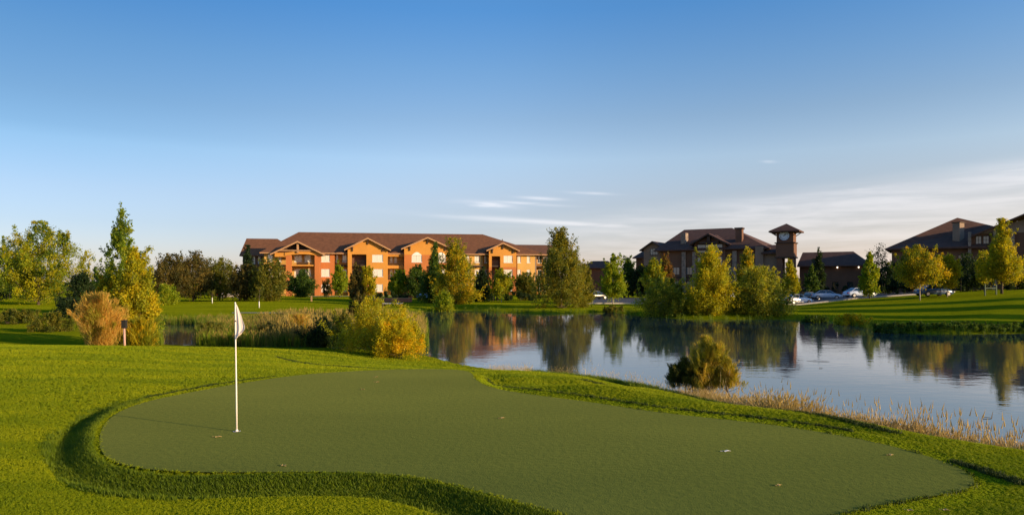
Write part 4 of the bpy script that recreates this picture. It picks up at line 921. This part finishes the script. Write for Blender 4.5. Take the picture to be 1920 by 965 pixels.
def dline(q, x, y):
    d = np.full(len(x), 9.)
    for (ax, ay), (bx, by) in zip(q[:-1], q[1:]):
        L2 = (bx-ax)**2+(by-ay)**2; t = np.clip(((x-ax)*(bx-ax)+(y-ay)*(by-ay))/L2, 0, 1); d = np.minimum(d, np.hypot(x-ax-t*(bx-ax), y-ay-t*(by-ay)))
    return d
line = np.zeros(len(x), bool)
for q in SHADE_LINES: line |= dline(q, x, y) < (.035+.0045*y)*(1+.6*fnoise(x, y, 2, 21))
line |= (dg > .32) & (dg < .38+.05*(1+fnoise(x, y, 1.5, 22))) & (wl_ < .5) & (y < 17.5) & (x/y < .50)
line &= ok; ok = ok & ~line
collar = ok & (y < 19) & (x > -.8) & (dg < .31+.04*fnoise(x, y, 3, 9))
P = np.stack([x, y, z], 1); S = rng.uniform(.7, 1.25, len(x)) * np.clip(y/18, .45, 1.35) * (1 + .25*fnoise(x, y, 1.3, 5))
collar &= (wl_ < .5); ok = ok & ~collar
t1 = tuft('tuft', 9, .034, .0032, .035, M['blade'], .7, 1)
M['blade_collar_sunlit'] = bladesmat('sunlit_collar_blades', [(.2, (.26, .34, .004)), (.5, (.36, .43, .005)), (.8, (.46, .50, .006))], .35)  # lime brighter than the rough, sunlight put into the collar's colour
tc_ = tuft('collar_tuft', 9, .030, .0034, .035, M['blade_collar_sunlit'], .7, 14)
scatter('collar_grass', P[collar], S[collar]*.8, tc_, 'mown collar strip, sunlight brightened into its colour, curving along the back and right of the green', 'grass')
scatter('rough_grass', P[ok], S[ok], t1, 'bright yellow green rough grass around the putting green', 'grass')
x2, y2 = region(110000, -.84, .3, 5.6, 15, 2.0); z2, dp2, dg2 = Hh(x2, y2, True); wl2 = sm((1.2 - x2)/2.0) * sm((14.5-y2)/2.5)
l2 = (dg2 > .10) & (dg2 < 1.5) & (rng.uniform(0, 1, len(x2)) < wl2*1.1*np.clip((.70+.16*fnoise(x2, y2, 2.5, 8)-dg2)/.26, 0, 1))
PL = np.concatenate([P[bank_shade], np.stack([x2, y2, z2], 1)[l2]])
t2 = tuft('bank_shade_tuft', 9, .055, .0036, .045, M['blade_lush_shade'], .6, 2)
scatter('bank_shade_grass', PL, rng.uniform(.7, 1.3, len(PL)), t2, 'long grass, darkened in colour for shade, on the bank wrapping the left and front of the green', 'grass')
xe, ye = region(120000, -.84, .84, 6, 19.5, 2.0); ze, dpe, dge = Hh(xe, ye, True); wle = sm((1.2 - xe)/2.0) * sm((14.5-ye)/2.5)
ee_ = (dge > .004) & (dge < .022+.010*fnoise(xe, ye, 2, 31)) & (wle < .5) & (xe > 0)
M['blade_shadow_line'] = bladesmat('shadow_line_blades', [(.2, (.022, .040, .006)), (.5, (.035, .060, .007)), (.8, (.060, .085, .008))], .1)  # very dark green paints the shadow lines at the mown edges
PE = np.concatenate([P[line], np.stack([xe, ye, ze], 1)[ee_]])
fr_ = (dge > -.035) & (dge < .04) & (rng.uniform(0, 1, len(xe)) < .8)
PF = np.stack([xe, ye, np.maximum(ze, 0.0)], 1)[fr_]
te = tuft('shadow_line_tuft', 9, .045, .0036, .04, M['blade_shadow_line'], .5, 12)
scatter('shadow_line_grass', PE, rng.uniform(.6, 1.2, len(PE)), te, 'grass coloured dark to paint the thin shadow of mowing edges along the collar and the lawn right of the green', 'grass')
tf = tuft('fringe_tuft', 7, .020, .003, .03, M['blade'], .8, 13)
scatter('fringe_grass', PF, rng.uniform(.4, 1.1, len(PF)), tf, 'short ragged grass growing over the rim of the putting green', 'grass')
# dry grass along the near right shore
x, y = region(110000, -.02, .84, 9, 31, 1.4); z, dp, dg = Hh(x, y, True)
dens = np.interp(x/y, [-.02, .05, .24, .30, .5, .8], [.02, .03, .10, 1, 1, 1]) * np.clip(.55+1.3*fnoise(x, y, 2.6, 11), .12, 1)
ok = (dp > -.15) & (dp < 1.15) & (rng.uniform(0, 1, len(x)) < dens)
t3 = tuft('dry_tuft', 8, .30, .0030, .13, M['blade_tan'], .8, 3, head=(.4, .006, .05))
kk = x/y
scatter('dry_grass', np.stack([x, y, z], 1)[ok], (rng.uniform(.5, 1.5, ok.sum())*(1+.4*fnoise(x[ok], y[ok], 1.6, 12))*np.interp(kk[ok], [.05, .3, .5], [.8, 1.15, 1.35])), t3, 'low golden dry grass along the near right shore', 'grass')
t3b = tuft('tall_dry_tuft', 4, .62, .0030, .12, M['blade_tan'], .35, 23, head=(1.0, .008, .09))
okt = (dp > -.1) & (dp < 1.0) & (rng.uniform(0, 1, len(x)) < np.interp(kk, [-.02, .05, .26, .33, .5, .8], [.004, .006, .008, .06, .09, .12])*np.clip(.5+1.6*fnoise(x, y, 2.0, 33), 0, 1.6))
scatter('tall_dry_grass', np.stack([x, y, z], 1)[okt], rng.uniform(.55, 1.6, okt.sum()), t3b, 'sparse tall seeding straw stems rising from the near right shore', 'grass')
t4 = tuft('green_tuft', 12, .17, .006, .08, M['blade_lush_shade'], .6, 4)
ok = (dp > .15) & (dp < 2.0) & (rng.uniform(0, 1, len(x)) < .6) & (x/y > .02)
scatter('shore_grass', np.stack([x, y, z], 1)[ok], rng.uniform(.5, 1.3, ok.sum()), t4, 'dark green uncut grass strip between mown bank and dry grass', 'grass')
# reed bed behind the rough, left of the golden bush
t5 = tuft('reed_tuft', 7, 1.35, .017, .25, M['blade_reed'], .22, 5, head=(.5, .03, .22))
n = 15000; px_ = rng.uniform(290, 795, n); y = rng.uniform(38, 60, n); x = put(px_, y); z = np.maximum(Hh(x, y), WATER-.05)
dens = np.interp(px_, [290, 305, 310, 362, 380, 520, 660, 800], [.6, .3, 0, 0, .8, 1, .9, .5]); dens = np.where((y > 57) & (px_ < 365), .45, dens)
ok = rng.uniform(0, 1, n) < dens*(.5+.45*fnoise(x, y, 1.0, 14))*np.interp(px_, [290, 420, 540, 800], [.7, .85, 1, 1])
S = rng.uniform(.6, 1.1, n)*np.interp(px_, [290, 480, 545, 660, 800], [.50, .56, .95, .95, .8])*(1+.2*fnoise(x, y, .8, 15))
scatter('reed_bed', np.stack([x, y, z], 1)[ok], S[ok], t5, 'tan and green reeds standing in the inlet behind the flag', 'reeds')
t7 = tuft('green_reed_tuft', 9, 1.1, .018, .28, M['blade_lush_shade'], .3, 7)
n2_ = 11000; px2 = rng.uniform(285, 800, n2_); yy = rng.uniform(37.5, 60, n2_); xx = put(px2, yy); zz_ = np.maximum(Hh(xx, yy), WATER-.05)
ok2 = rng.uniform(0, 1, n2_) < np.where((px2 > 303) & (px2 < 368) & (yy < 57), .0, .8)*(.6+.5*fnoise(xx, yy, 1.0, 17))
scatter('green_reeds', np.stack([xx, yy, zz_], 1)[ok2], rng.uniform(.4, .85, ok2.sum()), t7, 'dark green reeds mixed through the tan reed bed', 'reeds')
t6 = tuft('sedge_tuft', 12, .55, .012, .2, M['blade_lush_shade'], .4, 6)
n = 16000; x, y = region(n, -.60, .85, 40, 96, 1.0); z, dp, dg = Hh(x, y, True)
ok = (dp > -.5) & (dp < 1.0) & ~((x/y > -.515) & (x/y < -.462) & (y < 60))
scatter('shore_sedge', np.stack([x, y, np.maximum(z, WATER-.02)], 1)[ok], rng.uniform(.4, 1.2, ok.sum()), t6, 'green sedge fringing the far shore of the pond', 'sedge')
# tan grass clump beside the water, middle
for (px, Yc, nm_) in ((955, 24.0, 'tan tussock of dry grass on the near shore in the middle'),):
    n = 90; a = rng.uniform(0, 6.28, n); d = np.sqrt(rng.uniform(0, 1, n)); x = put(px, Yc)+d*np.cos(a)*.75; y = Yc+d*np.sin(a)*.5
    scatter('grass_tussock', np.stack([x, y, Hh(x, y)], 1), rng.uniform(.5, 1.0, n), t3, nm_, 'grass')

# dead branching stalks in the dry grass
def stalk(px, Y, h, label, seed):
    r = random.Random(seed); X = put(px, Y); root = MB()
    def br(p, d, l, rad, lv):
        q = p + d*l; root.tube([tuple(p), tuple((p+q)/2+Vector((r.gauss(0, .02), r.gauss(0, .02), 0))), tuple(q)], [rad, rad*.8, rad*.55], 5)
        if lv > 0:
            for i in range(r.choice([2, 3])):
                nd = (d+Vector((r.gauss(0, .45), r.gauss(0, .45), r.gauss(0, .15)))).normalized(); br(p+d*l*r.uniform(.55, 1), nd, l*r.uniform(.45, .7), rad*.6, lv-1)
    br(Vector((0, 0, -.05)), Vector((r.gauss(0, .12), r.gauss(0, .12), 1)).normalized(), h*.5, .014, 3)
    o = root.build('dead_stalk', M['bark_tan']); o.location = (X, Y, gz(X, Y)); tag(o, label, 'plant', 'dead stalks in the shore grass')
M['bark_tan'] = solid('dry_stalk', (.30, .20, .11), .85, .3, 8)
for i, (px, Y, h, lb) in enumerate(((1538, 16.2, 1.0, 'tallest grey dead stalk in the dry shore grass'), (1553, 16.0, .85, 'dead stalk just right of the tallest one in the shore grass'),
        (1563, 15.9, .8, 'tan forked dead stalk in the middle of the shore clump'), (1578, 15.6, .55, 'short forked dead stalk right of the clump middle'),
        (1590, 15.4, .6, 'rightmost of the dead stalks standing in the dry shore grass'), (1520, 16.4, .6, 'short dead stalk left of the tallest one'),
        (1470, 17.4, .8, 'thin lone dead stalk halfway to the upright bank bush'), (1647, 14.6, .45, 'short dark stalk standing alone right of the dead stalks'),
        (1421, 18.6, 1.1, 'tall thin lone stalk just right of the bank bushes'))):
    stalk(px, Y, h, lb, 40+i)

# ------------------------------------------------------------------ flag, cup, debris
fx, fy = gp(444, 808, 0.004)
M['cloth'] = solid('flag_cloth', (.80, .68, .62), .7, .05, 6)
M['stick'] = solid('flagstick_paint', (.85, .78, .72), .4, .04, 3)
M['hole'] = solid('cup_shade_black', (.01, .01, .01), .9, .1, 3)
flag = empty('golf_flag', (fx, fy, .004), 0, 'white golf flag hanging limp on a thin white stick in the putting green', 'flag')
top_z = zpx(569, fy); tx = put(441, fy)-fx
s_ = MB(); s_.tube([(0,0,0), (tx*.3,0,top_z*.33), (tx*.7,0,top_z*.66), (tx,0,top_z)], [.013, .012, .010, .008], 10); s_.build('stick', M['stick'], flag, True)
s_ = MB(); s_.tube([(tx,0,top_z),(tx,0,top_z+.012),(tx,0,top_z+.022)], [.012,.014,.004], 10); s_.build('stick_cap', M['stick'], flag, True)
s_ = MB(); s_.tube([(0,0,-.002),(0,0,.012),(0,0,.03)], [.024,.024,.016], 12); s_.build('ferrule', M['stick'], flag, True)
# draped cloth: pleats falling from the top fixing to a slanting ragged hem
nu, nv = 26, 30; Hf = (638-570)/FPX*fy
V = []
for j in range(nv+1):
    t_ = j/nv
    wmax = np.interp(t_, [0, .08, .35, .70, .80, .9, 1], [.012, .038, .095, .158, .155, .12, .05])
    for i in range(nu+1):
        s0 = i/nu; x_ = s0*wmax; hem = -.05*s0*sm(np.array(t_-.6)/.4) * -1.0
        yv = -.03*s0*t_ + .009*math.sin(s0*8.0+t_*2.2)*(.25+t_)*min(1, s0*4) + .003*math.sin(s0*19+t_*5)*t_
        V.append((tx*(1-.1*t_)+.004+x_ , yv, top_z-.01-Hf*t_*(1-.14*s0*t_) + .010*math.sin(s0*14)*t_))
idx = np.arange((nu+1)*(nv+1)).reshape(nv+1, nu+1); Ff = np.stack([idx[:-1,:-1], idx[:-1,1:], idx[1:,1:], idx[1:,:-1]], -1).reshape(-1, 4)
cl_ = link('cloth', fast_mesh('cloth', V, Ff, True), M['cloth'], flag); so = cl_.modifiers.new('thick', 'SOLIDIFY'); so.thickness = .0025
M['logo'] = solid('grey_logo', (.16, .17, .19), .7, .1, 8)
lg = MB(); zz = zpx(602, fy); lg.add([(tx+.008,-.042,zz+.02),(tx+.028,-.044,zz+.012),(tx+.042,-.046,zz-.014),(tx+.03,-.045,zz-.006),(tx+.012,-.043,zz-.016)], [(0,4,3,2,1)]); 
lgo = lg.build('emblem', M['logo'], flag); so = lgo.modifiers.new('thick', 'SOLIDIFY'); so.thickness = .003
cup = MB(); n = 20
for i in range(n):
    a, b2 = 2*math.pi*i/n, 2*math.pi*(i+1)/n; c0, s0, c1, s1 = math.cos(a), math.sin(a), math.cos(b2), math.sin(b2)
    cup.add([(c0*.048,s0*.048,.010),(c0*.058,s0*.058,.008),(c1*.058,s1*.058,.008),(c1*.048,s1*.048,.010)], [(0,1,2,3)])
cp_ = cup.build('cup_rim', M['stick']); cp_.location = (fx, fy, 0); tag(cp_, 'white rim of the hole around the foot of the golf flag', 'golf hole')
d_ = MB(); d_.tube([(0,0,.0055),(0,0,.0075)], [.048,.048], 20); d_.build('cup_shade_disc', M['hole'], cp_)  # black disc at turf level paints the darkness inside the hole

M['leaf_dry'] = solid('dry_leaf', (.50, .34, .12), .7, .2, 20)
M['chip'] = solid('pale_chip', (.62, .50, .36), .7, .1, 20)
def fallen_leaf(px, py, s, label, mat='leaf_dry', name='fallen_leaf', rot=None, wide=1.0):
    X, Y = gp(px, py, .012); q = MB(); n = 9; ou = []
    for i in range(n):
        a = 2*math.pi*i/n; rr_ = s*(1 if i % 2 == 0 else .62)*R.uniform(.85, 1.1); ou.append((rr_*math.cos(a)*wide, rr_*math.sin(a)*.7, .004+.012*abs(math.sin(a*1.5))))
    q.add([(0, 0, .003)]+ou+[(-s*1.4*wide, .004, .01), (-s*1.4*wide, -.004, .01)], [(0, 1+i, 1+(i+1) % n) for i in range(n)]+[(0, n+1, n+2)])
    o = q.build(name, M[mat]); o.location = (X, Y, .008); o.rotation_euler[2] = R.uniform(-.5, .5) if rot is None else rot; tag(o, label, 'leaf')
    so = o.modifiers.new('thick', 'SOLIDIFY'); so.thickness = .002
for a in ((705, 706, .055, 'farther of two pale leaves lying one behind the other on the green'), (707, 715.5, .055, 'nearer of two pale leaves lying one behind the other on the green'),
          (680, 729, .05, 'faint tan leaf on the green just left of the two pale leaves'), (941, 783, .055, 'small pale leaf near the middle of the putting green'),
          (408, 818, .06, 'tan leaf on the green at the left foot of the flag'), (532, 872, .045, 'yellow leaf near the front edge of the green right of the flag'),
          (1460, 909, .04, 'tan leaf on the right front part of the putting green'), (1670, 852, .05, 'dull leaf near the right far edge of the green')):
    fallen_leaf(a[0], a[1], a[2], a[3])
fallen_leaf(1362, 845, .05, 'white feather lying on the right half of the putting green', 'white', 'feather', .1, 1.3)
for px, py, lb in ((1772, 962, 'tan leaf in the rough at the bottom right of the photo'), (1706, 962, 'small yellow leaf in the bottom rough right of the green')):
    X, Y = gp(px, py, -.0); fallen_leaf(px, py, .04, lb); bpy.context.scene.collection.objects[-1].location.z = gz(X, Y)+.045
# floating sticks
for px, py, l, rz, lb in ((1535, 677, 1.0, -.35, 'thin floating stick on the open water right of the bank bushes'), (1539, 690, .16, .2, 'small floating twig near the floating stick'), (1850, 784, .28, 0, 'small dark floating twig at far right')):
    X, Y = gp(px, py, WATER); q = MB(); q.tube([(-l/2,0,0),(-l*.1,.03,.02),(l*.3,.0,.015),(l/2,-.02,-.01)], [.004,.009,.008,.003], 6); q.bar((-l*.1,.03,.02), (-l*.22,.08,.05), .004)
    o = q.build('floating_stick', M['bark']); o.location = (X, Y, WATER+.005); o.rotation_euler[2] = rz; tag(o, lb, 'stick')

# box on a post
pxp = 233; Yp = 27.6; X = put(pxp, Yp); z0 = gz(X, Yp)
bp = empty('box_post', (X, Yp, z0), 0, 'slim pinkish post carrying a black box beside the tan plume bush', 'post')
zt_ = zpx(600, Yp)-z0
M['post_pink'] = solid('weathered_post', (.50, .30, .24), .8, .15, 12)
q = MB(); q.tube([(0.02,0,-.2),(0,0,zt_-.3)], [.045,.04], 10); q.build('post', M['post_pink'], bp, True)
q = MB(); q.box(-.085,.085,-.07,.07,zt_-.32,zt_-.04); q.build('box', M['metal_dark'], bp)
q = MB(); q.prism([(-.1,zt_-.037),(.1,zt_-.037),(.1,zt_-.02),(0,zt_+.01),(-.1,zt_-.02)], -.09,.09); q.build('lid', M['metal_dark'], bp)

# saplings in white guards and little stakes on the far left lawn
def sapling(px, Y, h, label):
    X = put(px, Y); root = empty('sapling', (X, Y, gz(X, Y)), 0, label, 'sapling', 'saplings on the far left lawn')
    q = MB(); q.tube([(0,0,-.05),(0,0,.8)], [.055,.05], 8); q.build('guard', M['white'], root, True)
    q = MB(); q.tube([(0,0,.85),(.03,0,h*.6),(0,.03,h)], [.03,.02,.008], 6)
    r = np.random.default_rng(int(px)); tips = []
    for i in range(7):
        a = r.uniform(0, 6.28); z_ = h*r.uniform(.5, .9); e = (math.cos(a)*.45, math.sin(a)*.45, z_+.35); q.tube([(0,0,z_), e], [.012,.005], 4); tips.append(e)
    q.build('trunk', M['bark'], root)
    V, F_, c_2 = leaves(r, np.array(tips), 260, .3, .07, np.array(PAL['olive']), r.integers(0, 3, 7)); link('crown', fast_mesh('crown', V, F_, False, c_2), M['leaf'], root)
sapling(398, 96, 1.9, 'thin sapling in a white guard below the orchard row, left of the flag')
sapling(486, 84, 2.3, 'thin sapling in a white guard on the lawn just right of the flag')
for px, Y, lb in ((584, 104, 'short pale stake on the lawn below the first gable'), (449, 108, 'short yellow stake on the lawn behind the flag top')):
    X = put(px, Y); q = MB(); q.box(-.09,.09,-.09,.09,-.1,.75); q.prism([(-.09,.753),(.09,.753),(0,.85)], -.09,.09); o = q.build('lawn_stake', M['trim_tan']); o.location = (X, Y, gz(X, Y)); tag(o, lb, 'stake')

# tree stakes beside the brilliant tree at right
X1, X2, Yk = put(1847, 83), put(1868, 83), 83.0
st = empty('tree_stakes', (X1, Yk, gz(X1, Yk)), 0, 'two green stakes joined by a rail beside the brilliant yellow green tree', 'stakes')
for dx in (0, X2-X1):
    q = MB(); q.box(dx-.06, dx+.06, -.06, .06, -.2, 1.35); q.build('stake', M['green_paint'] if 'green_paint' in M else M.setdefault('green_paint', solid('green_paint', (.05,.09,.05), .6)), st)
q = MB(); q.box(.06, X2-X1-.06, -.04, .04, .85, .97); q.build('rail', M['green_paint'], st)

# low brick garden walls, hedge and pale dock before the second gable
def gwall(px0, px1, Y, h, mat, name, label, cat):
    x0, x1 = put(px0, Y), put(px1, Y); q = MB(); q.box(0, x1-x0, 0, .4, -.4, h); o = q.build(name, mat); o.location = (x0, Y, gz((x0+x1)/2, Y)); tag(o, label, cat)
    c = MB(); c.box(-.06, x1-x0+.06, -.06, .46, h+.002, h+.1); c.build('coping', M['trim_tan'], o)
gwall(735, 787, 128, .95, M['brick_red'], 'garden_wall', 'low red brick garden wall at the foot of the loggias, farther of two', 'wall')
gwall(700, 772, 106, .55, M['brick_red'], 'garden_wall', 'low red brick wall nearer the pond behind the yellow green bush', 'wall')
x0, x1, Yd = put(716, 86), put(752, 86), 86.0
dk = empty('dock', (x0, Yd, gz(x0, Yd)), 0, 'small pale timber dock platform above the inlet behind the pond bush', 'dock')
npl = 8
for i in range(npl):
    a = (x1-x0)/npl; q = MB(); q.box(i*a+.02, (i+1)*a-.02, 0, 1.6, .42, .50); q.build('plank', M['concrete'], dk)
for dx in (.1, x1-x0-.1):
    for dy in (.1, 1.4):
        q = MB(); q.tube([(dx, dy, -.6), (dx, dy, .418)], .08, 8); q.build('leg', M['trim_dark'], dk)
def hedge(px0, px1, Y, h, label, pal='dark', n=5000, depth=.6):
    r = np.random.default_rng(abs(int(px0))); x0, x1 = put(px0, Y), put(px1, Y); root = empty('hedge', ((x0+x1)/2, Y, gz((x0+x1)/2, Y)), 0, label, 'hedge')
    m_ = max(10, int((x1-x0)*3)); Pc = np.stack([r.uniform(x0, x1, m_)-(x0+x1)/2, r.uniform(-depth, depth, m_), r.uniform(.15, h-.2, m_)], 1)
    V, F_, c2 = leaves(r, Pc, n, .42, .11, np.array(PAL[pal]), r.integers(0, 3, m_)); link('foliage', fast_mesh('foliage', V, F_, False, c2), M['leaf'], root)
    q = MB()
    for i in range(m_//3): q.tube([(Pc[i,0], Pc[i,1], -.1), tuple(Pc[i])], [.03,.012], 4, False)
    q.build('stems', M['bark'], root)
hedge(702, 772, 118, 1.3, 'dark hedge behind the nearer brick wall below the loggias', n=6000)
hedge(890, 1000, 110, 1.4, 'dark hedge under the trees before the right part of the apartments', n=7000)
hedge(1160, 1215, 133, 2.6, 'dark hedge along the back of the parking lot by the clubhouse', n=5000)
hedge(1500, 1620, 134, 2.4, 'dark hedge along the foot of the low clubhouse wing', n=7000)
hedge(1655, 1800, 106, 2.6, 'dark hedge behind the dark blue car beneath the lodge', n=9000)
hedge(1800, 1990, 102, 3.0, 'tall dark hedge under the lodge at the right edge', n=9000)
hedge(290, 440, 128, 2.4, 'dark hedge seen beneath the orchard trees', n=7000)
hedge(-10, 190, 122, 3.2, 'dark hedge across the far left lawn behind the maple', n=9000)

# ------------------------------------------------------------------ cars
M['car_glass'] = glass('car_glass', (.02, .025, .03), .04)
M['head'] = glass('headlight_glass', (.75, .75, .72), .08); M['tail'] = solid('tail_light', (.35, .02, .015), .3, .05, 3)
CS = [(-2.3,.35,.55),(-2.28,.75,.80),(-1.9,.92,.86),(-1.2,.98,.88),(-.4,1.0,.90),(.6,1.0,.90),(1.3,.93,.88),(1.9,.83,.84),(2.25,.68,.72),(2.32,.40,.60)]
def car(px, Y, colname, col, rz, label, group='cars in the parking lot', hatch=False):
    X = put(px, Y); z0 = gz(X, Y)+.06; root = empty('parked_car', (X, Y, z0), rz, label, 'car', group)
    if colname not in M: M[colname] = paint(colname, col)
    # body: cross-sections from tail to nose
    V = []; n = 8
    for x_, zt, hw in CS:
        zb = .26 if abs(x_) < 2.2 else .34
        V += [(x_, -hw*.92, zb), (x_, -hw, .45 if zt > .45 else .38), (x_, -hw*.98, (zt+.45)/2), (x_, -hw*.88, zt), (x_, hw*.88, zt), (x_, hw*.98, (zt+.45)/2), (x_, hw, .45 if zt > .45 else .38), (x_, hw*.92, zb)]
    F_ = []
    for i in range(len(CS)-1):
        for k in range(n): F_.append((i*n+k, i*n+(k+1) % n, (i+1)*n+(k+1) % n, (i+1)*n+k))
    F_ += [tuple(range(n-1, -1, -1)), tuple((len(CS)-1)*n+k for k in range(n))]
    b_ = MB(); b_.add(V, F_); b_.build('body', M[colname], root, True)
    r0, r1 = (-1.7, -.95) if not hatch else (-2.15, -1.7)
    # roof panel on pillars
    rf_ = MB(); rf_.box(r1, .45, -.60, .60, 1.40, 1.45)
    for sg in (-1, 1):
        for (xb, xt) in ((r0, r1), (-.15, -.2), (1.25, .45)):
            rf_.bar((xb, sg*.78, .93), (xt, sg*.58, 1.41), .045)
    rf_.build('roof', M[colname], root)
    g1 = MB(); g1.add([(1.22,-.74,.94),(1.22,.74,.94),(.47,.57,1.40),(.47,-.57,1.40)], [(0,1,2,3)]); g1.build('windscreen', M['car_glass'], root)
    g1 = MB(); g1.add([(r0,-.74,.94),(r0,.74,.94),(r1-.02,.57,1.40),(r1-.02,-.57,1.40)], [(3,2,1,0)]); g1.build('rear_window', M['car_glass'], root)
    for sg in (-1, 1):
        g1 = MB(); g1.add([(r0+.05,sg*.77,.94),(1.2,sg*.77,.94),(.45,sg*.58,1.40),(r1,sg*.58,1.40)], [(0,1,2,3)]); g1.build('side_window', M['car_glass'], root)
        q = MB(); q.box(2.18, 2.34, sg*.70-.14, sg*.70+.14, .52, .66); q.build('headlight', M['head'], root)
        q = MB(); q.box(-2.33, -2.24, sg*.66-.14, sg*.66+.14, .62, .76); q.build('tail_light', M['tail'], root)
        for xw in (-1.38, 1.42):
            q = MB(); q.tube([(xw, sg*.70, .32), (xw, sg*.93, .32)], .32, 16); wh_ = q.build('wheel', M['tyre'], root)
            q = MB(); q.tube([(xw, sg*.90, .32), (xw, sg*.945, .32)], .20, 12); q.build('rim', M['rim'], wh_)
    return root
car(1494, 99.6, 'white_car_paint', (.80, .78, .78), .35, 'sunlit white sedan on the near side of the parking lot right of the willow')
car(1515, 116, 'black_car_paint', (.03, .03, .035), .3, 'black car in shade just behind the sunlit white sedan')
car(1550, 112, 'silver_car_paint', (.45, .50, .58), -.35, 'silver blue car parked between the black car and the bright columnar tree')
car(1611, 103, 'pale_blue_car_paint', (.55, .62, .75), .12, 'pale blue car with bright highlights left of the bright columnar tree')
car(1750, 88.5, 'navy_car_paint', (.05, .09, .18), .08, 'large dark blue car behind the slender white trunk below the lodge')
car(1375, 120, 'silver_car_paint', (.45, .50, .58), .2, 'silver car glimpsed between the yellow tree and the olive willow')
car(1116, 118, 'black_car_paint', (.03, .03, .035), .5, 'dark car right of the feathery topped tree')
car(806, 116, 'blue_car_paint', (.05, .16, .50), .1, 'bright blue car under the big trees before the third gable', 'cars near the apartments')
car(434, 124, 'pink_white_car_paint', (.70, .58, .60), .1, 'pale car seen beneath the orchard trees behind the flag', 'cars near the apartments')
